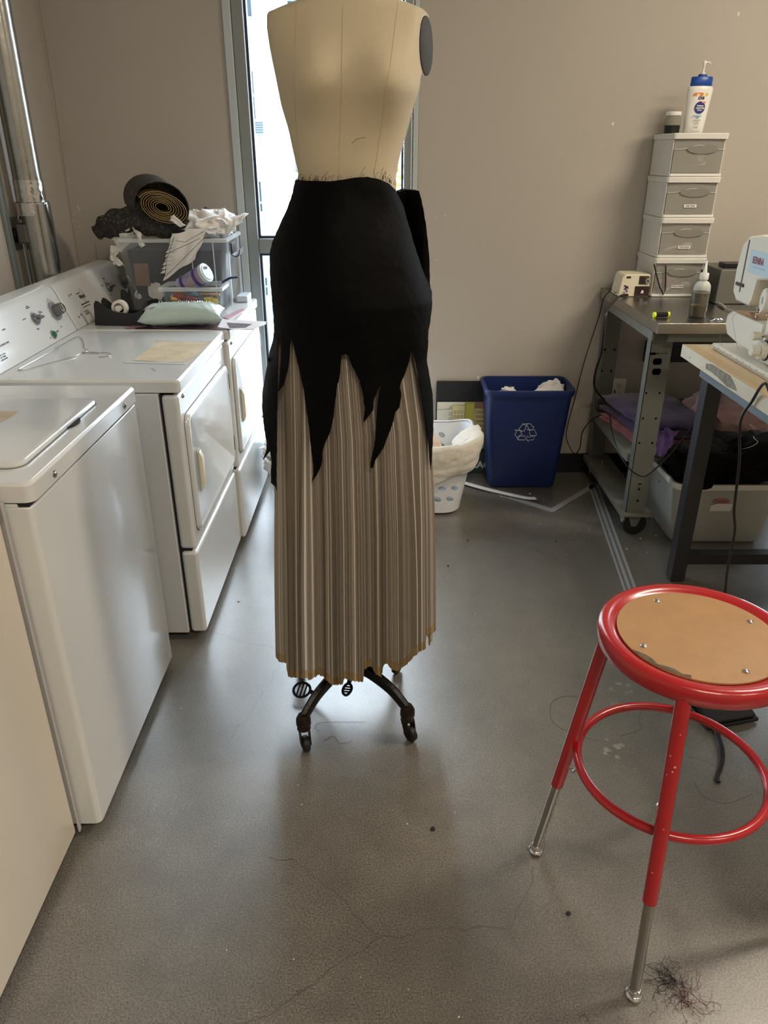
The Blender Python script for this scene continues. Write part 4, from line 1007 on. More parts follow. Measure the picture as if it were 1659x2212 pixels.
# ------------------------------------------------------------------ black overskirt with ragged points
OR = [(380, 641, 853, .105), (395, 637, 859, .107), (420, 628, 867, .112), (450, 617, 879, .122), (500, 600, 893, .142), (550, 587, 907, .158), (600, 582, 921, .170), (640, 583, 936, .176), (700, 590, 935, .176), (760, 590, 928, .178), (840, 570, 934, .182), (900, 561, 938, .184), (1050, 568, 940, .188), (1100, 570, 941, .19)]
def cr2(pts): return [(500+a/2.99, 360+b_/2.99) for a, b_ in pts]
OUT = cr2([(410,85),(450,88),(540,92),(640,94),(720,84),(800,70),(880,65),(960,82),(1020,110),(1060,150),(1115,262),(1145,380),(1180,500),(1230,650),(1296,810),(1296,900),(1285,1000),(1272,1060),(1270,1150),(1262,1250),(1283,1370),(1300,1470),(1303,1560),(1305,1700),(1297,1850),(1290,1960),(1284,1900),(1275,1780),(1255,1640),(1232,1500),(1215,1390),(1195,1270),(1170,1200),(1163,1180),
 (1150,1250),(1125,1330),(1095,1395),(1088,1430),(1098,1480),(1085,1560),(1058,1590),(1045,1650),(1015,1730),(985,1810),(930,1890),(915,1945),(897,1940),(905,1880),(925,1800),(935,1690),(945,1560),(955,1470),(965,1410),(945,1440),(920,1500),(915,1570),(880,1615),(855,1650),(853,1630),(862,1570),(850,1470),(828,1380),(800,1330),(770,1270),(758,1225),(735,1212),(710,1222),
 (705,1280),(698,1360),(680,1430),(668,1540),(655,1640),(635,1720),(610,1770),(588,1830),(585,1900),(570,1950),(550,1990),(515,2045),(530,1980),(528,1920),(515,1830),(500,1680),(480,1530),(462,1420),(440,1330),(420,1240),(400,1150),(388,1105),(380,1110),(375,1180),(365,1290),(350,1350),(335,1410),(300,1450),(310,1380),(315,1290),(320,1200),(318,1120),(308,1095),(300,1120),(297,1200),(295,1450),(293,1700),(290,1900),(290,2090),(285,2065),(255,2040),(255,1960),(260,1900),(250,1830),(235,1850),(200,1898),(225,1830),(228,1780),(212,1700),(196,1560),(200,1450),(220,1340),(245,1200),(270,1110),(275,1060),(270,950),(258,820),(248,700),(247,560),(262,490),(300,400),(360,270),(395,170)])
def inside(p, poly):
    x, y = p; c = False; j = len(poly)-1
    for i in range(len(poly)):
        if (poly[i][1] > y) != (poly[j][1] > y) and x < (poly[j][0]-poly[i][0])*(y-poly[i][1])/(poly[j][1]-poly[i][1])+poly[i][0]: c = not c
        j = i
    return c
def edge_d(p, poly):
    m_ = 1e9
    for i in range(len(poly)):
        a = Vector(poly[i-1]); b_ = Vector(poly[i]); ab = b_-a; t_ = max(0, min(1, (Vector(p)-a).dot(ab)/max(ab.length_squared, 1e-9)))
        m_ = min(m_, (Vector(p)-a-ab*t_).length)
    return m_
def over_pt(u, v):
    y = DY-.12; x = z = 0
    for it in range(8):
        p = at(u, v, y=y)
        k_ = (p.z-H)/DY; d_ = -(math.sin(PITCH)+k_*math.cos(PITCH))/(math.cos(PITCH)-k_*math.sin(PITCH)); vv = 1106+F*d_
        L_, R_, ry = interp(OR, vv); l = at(L_, vv, y=DY); r = at(R_, vv, y=DY); cx = (l.x+r.x)/2; rx = (r.x-l.x)/2
        a = max(-1, min(1, (p.x-cx)/rx)); y = DY-ry*math.sqrt(max(0, 1-a*a))*.98-.010
    nn = .011*noise.noise(Vector((p.x*9+p.z*7, p.z*14-p.x*6, 1)))*min(1, max(.2, (560-v)/120))+.004*math.sin(p.x*55)*min(1, max(0, (v-700)/150))
    return Vector((p.x, y+nn, p.z))
def flat_region(poly, step):
    us = [p[0] for p in poly]; vs = [p[1] for p in poly]
    pts = [Vector(p) for p in poly]
    dens = []
    for i in range(len(poly)):
        a, b_ = pts[i], pts[(i+1) % len(poly)]; dens.append(a); n = int((b_-a).length/step)
        for k in range(1, n): dens.append(a.lerp(b_, k/n)+Vector((R.uniform(-.5, .5), R.uniform(-.5, .5))))
    pl = [tuple(p) for p in dens]; allp = list(dens); ed = [(i, (i+1) % len(dens)) for i in range(len(dens))]
    u = min(us)+step/2
    while u < max(us):
        v = min(vs)+step/2
        while v < max(vs):
            if inside((u, v), pl) and edge_d((u, v), poly) > step*.55: allp.append(Vector((u, v)))
            v += step
        u += step
    r = delaunay_2d_cdt(allp, ed, [list(range(len(dens)))], 1, 1e-5)
    return r[0], r[2]
ov = thing('overskirt', (-.09, DY, .5), 'black sateen overskirt with torn pointed hem worn over the pleated skirt', 'skirt')
V2, F2 = flat_region(OUT, 7.0)
P3 = [over_pt(p.x, p.y) for p in V2]
def shell(P3_, F2_, nm, par, th=.0016):
    bm = B(); vs = [bm.verts.new(p) for p in P3_]; fs = []
    for f_ in F2_:
        try: fs.append(bm.faces.new([vs[i] for i in f_]))
        except ValueError: pass
    bmesh.ops.recalc_face_normals(bm, faces=fs); bmesh.ops.solidify(bm, geom=fs, thickness=th)
    return obj(nm, bm, BLACKCLOTH, par, angle=75)
shell(P3, F2, 'front_panel', ov)
shell([Vector((p.x, 2*DY-p.y, p.z)) for p in P3], F2, 'back_panel', ov)
SP = cr2([(1035, 140), (1075, 160), (1110, 148), (1160, 150), (1210, 155), (1228, 210), (1245, 300), (1258, 400), (1268, 500), (1276, 600), (1280, 790), (1230, 690), (1170, 560), (1100, 330)])
V2, F2 = flat_region(SP, 6.0)
def side_pt(u, v):
    p = at(u, v, y=DY+.03+.03*math.sin((u-850)/14.0)); return p
shell([side_pt(p.x, p.y) for p in V2], F2, 'side_panel', ov)
shell([side_pt(p.x, p.y)+Vector((-.004, .045, 0)) for p in V2], F2, 'side_panel', ov)
bm = B()   # frayed threads at the waist
for k in range(70):
    u = R.choice([R.uniform(640, 720), R.uniform(640, 690), R.uniform(640, 850), R.uniform(820, 858)]); v = interp([(637, 388), (680, 391), (735, 389), (780, 382), (820, 383), (855, 400)], u)[0]
    a = over_pt(u, v+2); h = R.uniform(.004, .014)*(1.6 if R.random() < .08 else 1); lean = R.uniform(-.8, .8)
    tube(bm, catmull([a, a+Vector((lean*h*.3, -.001, h*.6)), a+Vector((lean*h, -.002, h))], 3), .00035, 3)
for pts in ([(822, 380), (826, 366), (829, 362)], [(826, 376), (835, 371)], [(760, 310), (772, 300), (790, 297)]):
    tube(bm, [over_pt(u, v) + Vector((0, -.01, 0)) for u, v in pts], .0004, 3)
o = obj('frayed_thread', bm, BLACKCLOTH, ov); o['kind'] = 'stuff'

# ------------------------------------------------------------------ recycling bin
def taper_ring(c0, h0, c1, h1, t_, r0=.03, z0=0, z1=.52, a=0):
    c = Vector(c0).lerp(Vector(c1), t_); hh = Vector(h0).lerp(Vector(h1), t_)
    return rrect(c.x, c.y, hh.x-a, hh.y-a, r0, z0+(z1-z0)*t_, 6)
c0, h0, c1, h1 = (.688, 3.575), (.163, .095), (.684, 3.520), (.200, .125)
c0 = (.688, 3.545)
t = thing('recycling_bin', (.688, 3.54, 0), 'tall blue plastic wastebasket with a white recycling symbol against the back wall', 'bin')
bm = B(); Z1 = .515
loft(bm, [taper_ring(c0, h0, c1, h1, q, .028, .004, Z1, a) for q, a in ((0, .008), (.02, 0), (.5, 0), (1, 0))]+[taper_ring(c0, h0, c1, h1, q, .026, .004, Z1, .004) for q in (1, .5, .03)], True, True)
obj('tub', bm, BLUEBIN, t, angle=50)
def rimr(z, a): return rrect(c1[0], c1[1], h1[0]+a, h1[1]+a, .034+max(a, 0), z, 6)
bm = B(); loft(bm, [rimr(Z1-.028, .001), rimr(Z1-.026, .008), rimr(Z1-.006, .013), rimr(Z1+.003, .011), rimr(Z1+.004, .002), rimr(Z1+.001, -.003)], False, False); obj('rim', bm, BLUEBIN, t, angle=50)
# symbol: three folded arrows in outline, on the sloping front face
pf0 = Vector((.688, 3.545-.095, .004)); pf1 = Vector((.684, 3.520-.125, Z1)); upv = (pf1-pf0).normalized(); nf = Vector((0, -upv.z, upv.y)).normalized()
if nf.y > 0: nf = -nf
pc = at_plane(1135, 934, pf0, nf)+nf*.0008
ex = Vector((1, 0, 0))
S_ = .0108
def sy(x, y): return pc+ex*x*S_*.1+upv*y*S_*.1
k_ = 4.147
def cpx(x, y): return at_plane(900+x/k_, 780+y/k_, pf0, nf)+nf*.0010
arrows = [
 [[(912, 612), (950, 565), (990, 562), (965, 625), (945, 628)], [(945, 563), (1020, 560), (1040, 590), (1052, 583), (1035, 618), (990, 612), (1005, 603), (990, 580)]],
 [[(1010, 620), (1055, 612), (1073, 655), (1068, 668), (1018, 665), (1012, 650)], [(1060, 665), (1045, 705), (1003, 708), (1000, 722), (980, 690), (998, 668), (1000, 680), (1022, 678)]],
 [[(880, 618), (925, 622), (945, 660), (930, 658), (905, 700), (880, 655), (895, 632)], [(910, 672), (970, 670), (972, 706), (915, 706), (905, 700)]]]
bm = B()
for ar in arrows:
    for pl in ar: tube(bm, [cpx(x, y) for x, y in pl], .0011, 4, closed=True)
obj('recycling_symbol', bm, mat('white_print', 'E8EAF0', .5), t)
bm = B()
px_sheet(bm, [(1147, 850), (1182, 826), (1206, 818), (1216, 850)], [3.46, 3.50, 3.54, 3.46], 12, 12, .012, .002, 2)
px_sheet(bm, [(1170, 858), (1205, 820), (1217, 830), (1217, 860)], [3.50, 3.56, 3.56, 3.50], 8, 8, .01, .002, 12)
crumple(bm, (.80, 3.535, .45), (.07, .06, .06), 5, .3, 2, 4, False)
o = obj('white_cloth', bm, WHITECLOTH, angle=70); tag(o, 'white cloth scrap sticking out of the right side of the blue bin', 'fabric')
bm = B(); crumple(bm, (.60, 3.52, .445), (.05, .05, .05), 6, .4, 2, 4, False); px_sheet(bm, [(1075, 852), (1085, 838), (1100, 842), (1114, 852)], [3.47]*4, 8, 6, .008, .002, 7)
o = obj('white_cloth', bm, WHITECLOTH, angle=70); tag(o, 'smaller white scrap peeking out of the left side of the blue bin', 'fabric')

# ------------------------------------------------------------------ poster board behind
t = thing('poster_board', (.50, 3.65, 0), 'black poster board with a line drawing of town houses leaning behind the blue bin', 'poster')
x0, x1, z1 = .262, .78, .492; yb = 3.652
bm = B(); box(bm, (x0, yb, .001), (x1, yb+.008, z1)); obj('board', bm, mat('poster_black', '15171A', .5), t, .001)
def pan(a, b_, za, zb, m, nm, off=.0008, lab=None):
    bm = B(); box(bm, (a, yb-off, za), (b_, yb-off+.0005, zb)); return obj(nm, bm, m, t, label=lab)
pan(x0+.006, x1-.006, .135, .385, mat('sketch_paper', 'D9D6C4', .6, 0, 0, 0, .06, 9), 'drawing_sheet')
pan(x0+.006, x1-.006, .004, .118, mat('poster_green', '26403A', .5), 'lower_band')
pan(.408, .455, .20, .3845, mat('drawn_yellow', 'C2BC52', .6), 'drawn_house', .0014)
pan(.458, .52, .19, .355, mat('drawn_sand', 'D6C88A', .6), 'drawn_house', .0014); pan(.458, .50, .3552, .3845, mat('drawn_brick', 'A87762', .6), 'drawn_house', .0014)
pan(.345, .4075, .24, .37, mat('drawn_cream', 'E0D6A0', .6), 'drawn_house', .0014)
pan(x0+.006, x1-.006, .1352, .19, mat('drawn_shade', '8A8A68', .6, 0, 0, 0, .3, 30), 'drawn_foreground', .0016)
bm = B(); yy = yb-.0024
def ln(pts): tube(bm, [(x, yy, z) for x, z in pts], .0007, 3)
for (hx0, hx1, hz0, hz1, nx, nz_) in ((.350, .405, .25, .345, 3, 4), (.465, .518, .20, .345, 5, 6), (.325, .345, .28, .37, 1, 3)):
    for i in range(nx):
        for j in range(nz_):
            a = hx0+(hx1-hx0)*(i+.25)/nx; b_ = hx0+(hx1-hx0)*(i+.7)/nx; c = hz0+(hz1-hz0)*(j+.25)/nz_; d = hz0+(hz1-hz0)*(j+.75)/nz_
            ln([(a, c), (b_, c), (b_, d), (a, d), (a, c)])
ln([(.27, .345), (.33, .35), (.345, .37), (.345, .24), (.40, .235)]); ln([(.408, .2), (.408, .384)]); ln([(.457, .19), (.457, .38)]); ln([(.345, .372), (.40, .368), (.45, .384)]); ln([(.455, .355), (.53, .35)])
for k in range(26): ln([(.30+k*.009, .19+.004*math.sin(k*2)), (.305+k*.009, .197+.006*math.sin(k*3.1)), (.309+k*.009, .19)])
obj('ink_lines', bm, INK, t)
PW = mat('poster_lettering', 'D9DCDA', .5)
def ptxt(s, x, z, size, **k): return text(s, size, basis((x, yb-.0016, z), (1, 0, 0), (0, 0, 1)), PW, t, **k)
ptxt('E', at(1049, 858, y=yb).x, at(1049, 859, y=yb).z, .042, bold=.0012)
ptxt('RAC', at(1030, 1014, y=yb).x+.018, .045, .052, bold=.0016); ptxt('only for', .475, .105, .012, align='CENTER'); ptxt('the city', .475, .092, .010)

# ------------------------------------------------------------------ laundry baskets
def cut(o, cutter_bm):
    me = bpy.data.meshes.new('c'); cutter_bm.to_mesh(me); cutter_bm.free(); c = bpy.data.objects.new('c', me); C.objects.link(c)
    M = o.matrix_parent_inverse if o.parent else Matrix.Identity(4)
    md = o.modifiers.new('b', 'BOOLEAN'); md.object = c; md.operation = 'DIFFERENCE'; md.solver = 'EXACT'
    bpy.context.view_layer.update()
    dg = bpy.context.evaluated_depsgraph_get(); new = bpy.data.meshes.new_from_object(o.evaluated_get(dg))
    o.modifiers.clear(); old = o.data; o.data = new; new.name = o.name; bpy.data.objects.remove(c)
def basket(cx, cy, hw, hd, zt, label, holes=True):
    t = thing('laundry_basket', (cx, cy, 0), label, 'basket')
    m = mat('basket_plastic', 'DFE1E4', .4)
    def rg(f_, a, z): return rrect(cx, cy, hw*(.80+.20*f_)-a, hd*(.80+.20*f_)-a, .085, z, 8)
    def zz(f_): return .003+(zt-.003)*f_
    def dip(ring, f_):   # rim rises at the two ends
        return [Vector((p.x, p.y, p.z+.035*f_*min(1, abs(p.x-cx)/hw)**3)) for p in ring]
    bm = B(); loft(bm, [dip(rg(f_, a, zz(f_)), f_) for f_, a in ((0, .02), (.03, 0), (.35, 0), (.7, 0), (1, 0))]+[dip(rg(f_, .003, zz(f_)), f_) for f_ in (1, .7, .35, .04)], True, True)
    tub = obj('tub', bm, m, t, angle=40)
    if holes:
        cb = B()
        for k in range(7):
            for row, zc in ((0, .085), (1, .140)):
                x = cx-hw*.62+hw*1.24*k/6+(.02 if row else 0); lx = .020
                Mh = Matrix.Translation((x, cy, zc)) @ Matrix.Rotation(rad(25), 4, 'Y')
                ring = [Vector((math.cos(2*PI*i/14)*lx, 0, math.sin(2*PI*i/14)*.013)) for i in range(14)]
                loft(cb, [[Mh @ (p+Vector((0, -.5, 0))) for p in ring], [Mh @ (p+Vector((0, .5, 0))) for p in ring]])
        for k in range(6):
            x = cx-hw*.5+hw*1.05*k/5
            for row, zc in ((0, .22), (1, .275)):
                ring = [Vector((math.cos(2*PI*i/14)*.019, 0, math.sin(2*PI*i/14)*.013)) for i in range(14)]
                Mh = Matrix.Translation((x, cy, zc)) @ Matrix.Rotation(rad(35), 4, 'Y'); loft(cb, [[Mh @ (p+Vector((0, .02, 0))) for p in ring], [Mh @ (p+Vector((0, .5, 0))) for p in ring]])
        for k in range(9): box(cb, (cx+.02, cy-.055+k*.014, .17), (cx+.6, cy-.05+k*.014, .27))
        bmesh.ops.recalc_face_normals(cb, faces=cb.faces); cut(tub, cb)
        tub.data.polygons.foreach_set('use_smooth', [True]*len(tub.data.polygons)); tub.data.set_sharp_from_angle(angle=rad(35))
    bm = B(); loft(bm, [dip(rg(1, a, zt+dz), 1) for a, dz in ((.001, -.014), (-.010, -.012), (-.012, .003), (-.004, .007), (.003, .004))], False, False); obj('rim', bm, m, t, angle=50)
    return t
basket(.125, 3.29, .285, .19, .325, 'white plastic laundry basket with oval holes, right of the skirt')
bm = B()
rimpath = [Vector((p.x, p.y)) for p in rrect(.125, 3.29, .287, .192, .087, 0, 10)]
rimpath = [p for p in rimpath[33:]] + rimpath[:2]      # front-left corner round to the right end
fr_ = [Vector((-.16+.02*k, 3.098)) for k in range(10)]+[p for p in rimpath if p.x > .06]
cum = [0.0]
for a_, b_ in zip(fr_, fr_[1:]): cum.append(cum[-1]+(b_-a_).length)
def rim_at(s):
    L_ = s*cum[-1]
    for k in range(len(cum)-1):
        if L_ <= cum[k+1] or k == len(cum)-2:
            f_ = (L_-cum[k])/max(1e-6, cum[k+1]-cum[k]); p = fr_[k].lerp(fr_[k+1], f_); break
    d_ = (fr_[min(k+2, len(fr_)-1)]-fr_[max(k-1, 0)]).normalized(); return p, Vector((d_.y, -d_.x))
def towel(s, q):
    p, n_ = rim_at(s*.86); z0 = .338+.035*min(1, abs(p.x-.125)/.285)**3
    drop = .215-.13*s**1.5+.012*math.sin(s*17)
    if q < .35: k = q/.35; off = -.085*(1-k)-.004; z = z0-.07*(1-k)**1.5
    else:
        k = (q-.35)/.65; off = .020+.008*math.sin(PI*k)-.022*k; z = z0+.006-k*drop
    wv = .010*noise.noise(Vector((s*8, q*4, 2)))+.004*noise.noise(Vector((s*22, q*11, 5)))
    return Vector((p.x+n_.x*(off+wv), p.y+n_.y*(off+wv), z+.010*noise.noise(Vector((s*6, q*3, 8)))+.003*noise.noise(Vector((s*30, q*20, 8)))))
sheet(bm, towel, 90, 40, .010)
o = obj('towel', bm, TERRY, angle=80); tag(o, 'cream terry towel draped over the front rim of the laundry basket', 'towel')
bm = B(); crumple(bm, (.10, 3.30, .15), (.20, .13, .13), 31, .22, 2, 4); o = obj('laundry', bm, WHITECLOTH, angle=80); tag(o, 'pale laundry lying inside the basket behind the cream towel', 'laundry')
bm = B(); crumple(bm, (.215, 3.30, .27), (.05, .035, .06), 33, .3, 2.4, 4, False); o = obj('peach_cloth', bm, mat('peach_cloth', 'D9C2B2', .9, 0, .5, 120), angle=80); tag(o, 'small peach cloth standing up inside the laundry basket', 'fabric')
basket(-.36, 3.30, .175, .20, .25, 'second white basket mostly hidden behind the skirt beside the dryer', False)
bm = B(); crumple(bm, (-.37, 3.27, .29), (.175, .20, .09), 40, .28, 2.2, 5, False); crumple(bm, (-.475, 3.2, .24), (.065, .10, .06), 45, .3, 2, 4, False)
o = obj('towel', bm, WHITECLOTH, angle=80); tag(o, 'white towels heaped on the hidden basket, a sliver seen left of the skirt', 'towel')

# ------------------------------------------------------------------ things lying on the floor
STRIP = mat('white_strip', 'D8D6D2', .4)
pts = [at(u, v, z=.012) for u, v in ((985, 1035), (1010, 1045), (1050, 1056), (1100, 1068), (1140, 1076), (1157, 1076))]
bm = B(); P_ = catmull(pts, 6); tube(bm, P_, .016, 4, flat=(.12, 1.0), up=(0, 0, 1)); o = obj('boning_strip', bm, STRIP); tag(o, 'curved white plastic strip lying on the floor in front of the blue bin', 'strip')
ALU = mat('aluminium_rule', 'A9ACAC', .4, .3, .1, 80)
def rule(name, A, Bp, wd, label, cat, t=None, marks=True):
    A = Vector(A); Bp = Vector(Bp); d = (Bp-A).normalized(); n = Vector((-d.y, d.x, 0))
    bm = B(); loft(bm, [[A+n*s*wd/2+Vector((0, 0, z)) for s, z in ((-1, .0008), (1, .0008), (1, .0026), (-1, .0026))], [Bp+n*s*wd/2+Vector((0, 0, z)) for s, z in ((-1, .0008), (1, .0008), (1, .0026), (-1, .0026))]])
    return d, n, bm
cn = at(1193, 1103, z=0)
t = thing('framing_square', cn, 'grey metal L-shaped square flat on the floor between blue bin and steel bench', 'square')
d, n, bm = rule('', cn+Vector((0, 0, 0)), at(1283, 1049, z=0), .030, '', ''); obj('short_arm', bm, ALU, t)
d, n, bm = rule('', cn+Vector((.008, -.010, .0001)), at(1010, 1045, z=0), .038, '', ''); obj('long_arm', bm, ALU, t)
A = Vector((1.058, 3.50, 0)); E_ = Vector((.925, 2.30, 0))
t = thing('straight_edge', (A+E_)/2, 'long numbered metal straight edge lying on the floor beside the steel bench', 'ruler')
d, n, bm = rule('', A, E_, .052, '', ''); obj('blade', bm, ALU, t)
bm = B()
for k in range(96):
    c = A+d*(.012+k*.0124)+Vector((0, 0, .0028))
    for s in (-.013, .009):
        box(bm, (-.003, -.0045, 0), (.003, .0045, .0003), Matrix.Translation(c+n*s) @ Matrix.Rotation(math.atan2(d.y, d.x), 4, 'Z'))
o = obj('printed_number', bm, INK, t); o['kind'] = 'stuff'
bm = B()
for (u, v, s, dark) in ((934, 1790, .007, 1),): pass
for (u, v, s) in ((935, 1790, .006), (1228, 1973, .005), (968, 1222, .003), (1010, 1167, .003), (1200, 1170, .003), (898, 1270, .003)):
    crumple(bm, at(u, v, z=.003), (s, s, .003), u, .4, 1.5, 2, False)
o = obj('debris', bm, DARKF); tag(o, 'tiny dark bits of lint scattered on the concrete floor', 'debris', kind='stuff')
bm = B()
for k in range(70):
    u, v = R.choice([(R.uniform(380, 1300), R.uniform(1080, 2200)), (R.uniform(1090, 1280), R.uniform(1060, 1200)), (R.uniform(1230, 1440), R.uniform(1140, 1230))]); s = R.uniform(.0008, .0022)
    crumple(bm, at(u, v, z=.0015), (s, s, .001), k, .4, 1.5, 1, False)
for (u, v) in ((1083, 1072), (1145, 1066), (1417, 1157), (514*1+870, 1163), (1354, 1185), (515, 1298)): crumple(bm, at(u, v, z=.0025), (.004, .003, .002), u, .4, 1.5, 2, False)
o = obj('lint_speck', bm, PAPERW); tag(o, 'tiny white specks of lint and chips scattered over the floor', 'debris', kind='stuff')
bm = B()   # dried splashes of paint water
for k in range(34):
    u, v = (R.gauss(1315, 28), R.gauss(1490, 30)) if k < 24 else (R.gauss(1325, 14), R.gauss(1620, 10))
    c = at(u, v, z=.0002); s = R.uniform(.003, .010); n_ = 12
    prism(bm, [(c.x+math.cos(2*PI*i/n_)*s*R.uniform(.8, 1.15), c.y+math.sin(2*PI*i/n_)*s*R.uniform(.8, 1.15)) for i in range(n_)], Matrix.Translation((0, 0, .0003+.00001*k)), .0001)
o = obj('splash_mark', bm, mat('splash_mark', '8A877B', .35, coat=.8)); tag(o, 'pale dried splash marks on the floor left of the red stool', 'stain', kind='stuff')
def hair(name, u, v, n, spread, m, label, r=.0003):
    bm = B(); c = at(u, v, z=.001)
    for k in range(n):
        a = R.uniform(0, 2*PI); p = c+Vector((R.gauss(0, spread*.3), R.gauss(0, spread*.3), R.uniform(0, .006))); pts = [p]
        for j in range(5): a += R.uniform(-1.2, 1.2); p = p+Vector((math.cos(a), math.sin(a), 0))*spread*R.uniform(.1, .45); pts.append(Vector((p.x, p.y, max(.0008, p.z*.8))))
        tube(bm, catmull(pts, 4), r, 3)
    o = obj(name, bm, m); tag(o, label, 'thread', kind='stuff'); return o
hair('thread_tangle', 1450, 2125, 55, .035, BLACKCLOTH, 'tangle of black hair and thread on the floor right of the nearest stool leg')
hair('thread_tangle', 1490, 2150, 40, .04, mat('wine_thread', '5A1F28', .8), 'wine-red threads mixed beside the black tangle on the floor')
bm = B()
for pts in ([(1290, 1600), (1240, 1585), (1195, 1560), (1190, 1520), (1215, 1505), (1250, 1505)], [(1500, 1690), (1520, 1720), (1560, 1735), (1590, 1730), (1625, 1715)], [(1340, 1590), (1385, 1575), (1380, 1560), (1386, 1530)], [(700, 1600), (720, 1590), (735, 1605), (760, 1600)], [(690, 1580), (680, 1570), (700, 1560), (790, 1560)], [(1250, 2200), (1262, 2192), (1275, 2212)], [(580, 1850), (605, 1858), (635, 1855)]):
    tube(bm, catmull([at(u, v, z=.0012) for u, v in pts], 5), .0004, 3)
o = obj('loose_hair', bm, DARKF); tag(o, 'single loose hairs curling on the concrete floor', 'thread', kind='stuff')
# ------------------------------------------------------------------ steel packing bench
BX0, BX1, BY0, BY1, BZ = 1.020, 2.75, 2.825, 3.655, .942
t = thing('steel_workbench', ((BX0+BX1)/2, (BY0+BY1)/2, 0), 'grey steel workbench on casters with punched posts, against the back wall', 'workbench')
bm = B(); box(bm, (BX0, BY0, BZ-.040), (BX1, BY1, BZ)); obj('worktop', bm, STEELB, t, .002)
bm = B(); box(bm, (BX0+.002, BY0+.05, BZ-.075), (BX0+.010, BY1-.04, BZ-.041)); box(bm, (BX0+.06, BY0+.04, BZ-.078), (BX1-.06, BY0+.05, BZ-.041)); obj('apron', bm, GREYPAINT, t)
def post(x0, y0, flip):
    """folded steel channel: wide face to the front, flange to the side, with outlet cut-outs"""
    x1, zt, zb = x0+.085, BZ-.0415, .115
    yf = y0 if not flip else y0+.05
    bm = B(); box(bm, (x0, yf, zb), (x1, yf+.003, zt)); p = obj('post', bm, GREYPAINT, t)
    bm = B(); box(bm, (x0-.0002, min(yf, yf), zb), (x0+.003, yf+(.045 if not flip else -.045), zt)) if not flip else box(bm, (x0-.0002, yf-.045, zb), (x0+.003, yf-.0002, zt))
    obj('post_flange', bm, GREYPAINT, p)
    if not flip:
        HS = mat('hole_shadow', '101010', .9)
        for (u, v) in ((1420, 781), (1418, 803)):
            bm = B(); c = at(u, v, y=yf-.0006); r_ = .0175
            pts = []
            for i in range(24):
                a = 2*PI*i/24; pts.append((math.cos(a)*r_, max(-.0125, min(.0125, math.sin(a)*r_))))
            prism(bm, pts, basis(c, (1, 0, 0), (0, 0, 1)), .0009); obj('outlet_cutout', bm, HS, p)
        for v in (764, 816): bm = B(); c = at(1421, v, y=yf-.0006); cyl(bm, c, c+Vector((0, .0009, 0)), .0022, seg=10); obj('punched_hole', bm, HS, p)
        for (u, v) in ((1396, 849), (1425, 849), (1389, 904), (1417, 904), (1381, 957), (1409, 957)):
            bm = B(); c = at(u, v, y=yf-.0006); cyl(bm, c, c+Vector((0, .0009, 0)), .0042, seg=12); obj('punched_hole', bm, HS, p)
        bm = B()
        for (u, v) in ((1382, 1044), (1377, 1081), (1380, 1056)):
            c = at(u, v, y=yf-.0005); cyl(bm, c, c-Vector((0, .006, 0)), .006, .004, 14)
        obj('bolt', bm, CHROME, p)
        c = at(1412, 764, y=yf-.0012); bm = B(); box(bm, (c.x-.012, c.y, c.z-.005), (c.x+.008, c.y+.0008, c.z+.004)); pl = obj('maker_plate', bm, INK, p)
        text('ULINE', .0085, basis(c-Vector((.002, .0004, .001)), (1, 0, 0), (0, 0, 1)), GREYPAINT_D, p, name='maker_lettering')
        text('CHICAGO LOS ANGELES', .0045, basis(c+Vector((.028, -.0004, .001)), (1, 0, 0), (0, 0, 1)), INK, p)
    else:
        bm = B()
        for (u, v) in ((1307, 755), (1327, 755), (1300, 801), (1320, 801)):
            c = at(u, v, y=yf-.0005); cyl(bm, c, c-Vector((0, .006, 0)), .006, .004, 12)
        obj('bolt', bm, CHROME, p)
post(1.043, 2.935, False); post(1.043, 3.565, True); post(BX1-.12, 2.935, False); post(BX1-.12, 3.565, True)
bm = B(); box(bm, (1.033, 2.99, .325), (1.040, 3.60, .360)); box(bm, (1.04, 2.989, .325), (BX1-.04, 2.995, .360)); box(bm, (1.0402, 2.9955, .352), (BX1-.04, 3.60, .3595)); obj('shelf', bm, GREYPAINT_D, t, .001)
bm = B(); box(bm, (1.036, 3.59, .30), (BX1-.05, 3.60, .42)); obj('rear_lip', bm, GREYPAINT, t)
def base_channel(x):
    bm = B(); box(bm, (x-.012, 2.90, .105), (x+.105, 3.63, .1125)); box(bm, (x-.014, 2.90, .085), (x-.0115, 3.63, .115)); box(bm, (x+.1055, 2.90, .085), (x+.108, 3.63, .115)); obj('base_channel', bm, GREYPAINT_D, t, .001)
    for y in (2.965, 3.53):
        c = Vector((x+.052, y, .0525)); bm = B(); cyl(bm, c-Vector((0, .022, 0)), c+Vector((0, .022, 0)), .0515, seg=40); w_ = obj('caster_wheel', bm, RUBBER, t, .006, label='black caster wheel')
        bm = B()
        for s in (-1, 1): prism(bm, [(-.034, .0515), (.034, .0515), (.010, -.010), (-.010, -.010)], basis(c+Vector((-.006, s*.026+.0015, 0)), (1, 0, 0), (0, 0, 1)), .003)
        cyl(bm, c-Vector((.006, .030, 0)), c+Vector((-.006, .030, 0)), .006, seg=10)
        obj('caster_fork', bm, GREYPAINT, w_)
        bm = B(); cyl(bm, c+Vector((-.058, -.010, .030)), c+Vector((-.052, -.006, .005)), .006, seg=10); obj('brake_tab', bm, CHROME, w_)
base_channel(1.043); base_channel(BX1-.12)
bm = B(); box(bm, (1.26, 3.600, .60), (2.6, 3.632, .70)); box(bm, (1.26, 3.597, .625), (2.6, 3.5995, .675)); obj('cable_channel', bm, mat('black_channel', '1B1C1E', .5), t, .003)
bm = B(); c = at(1294, 984, y=3.4); cyl(bm, (1.085, 3.48, .1130), (1.085, 3.48, .140), .006, seg=12); obj('loose_bolt', bm, CHROME, t)

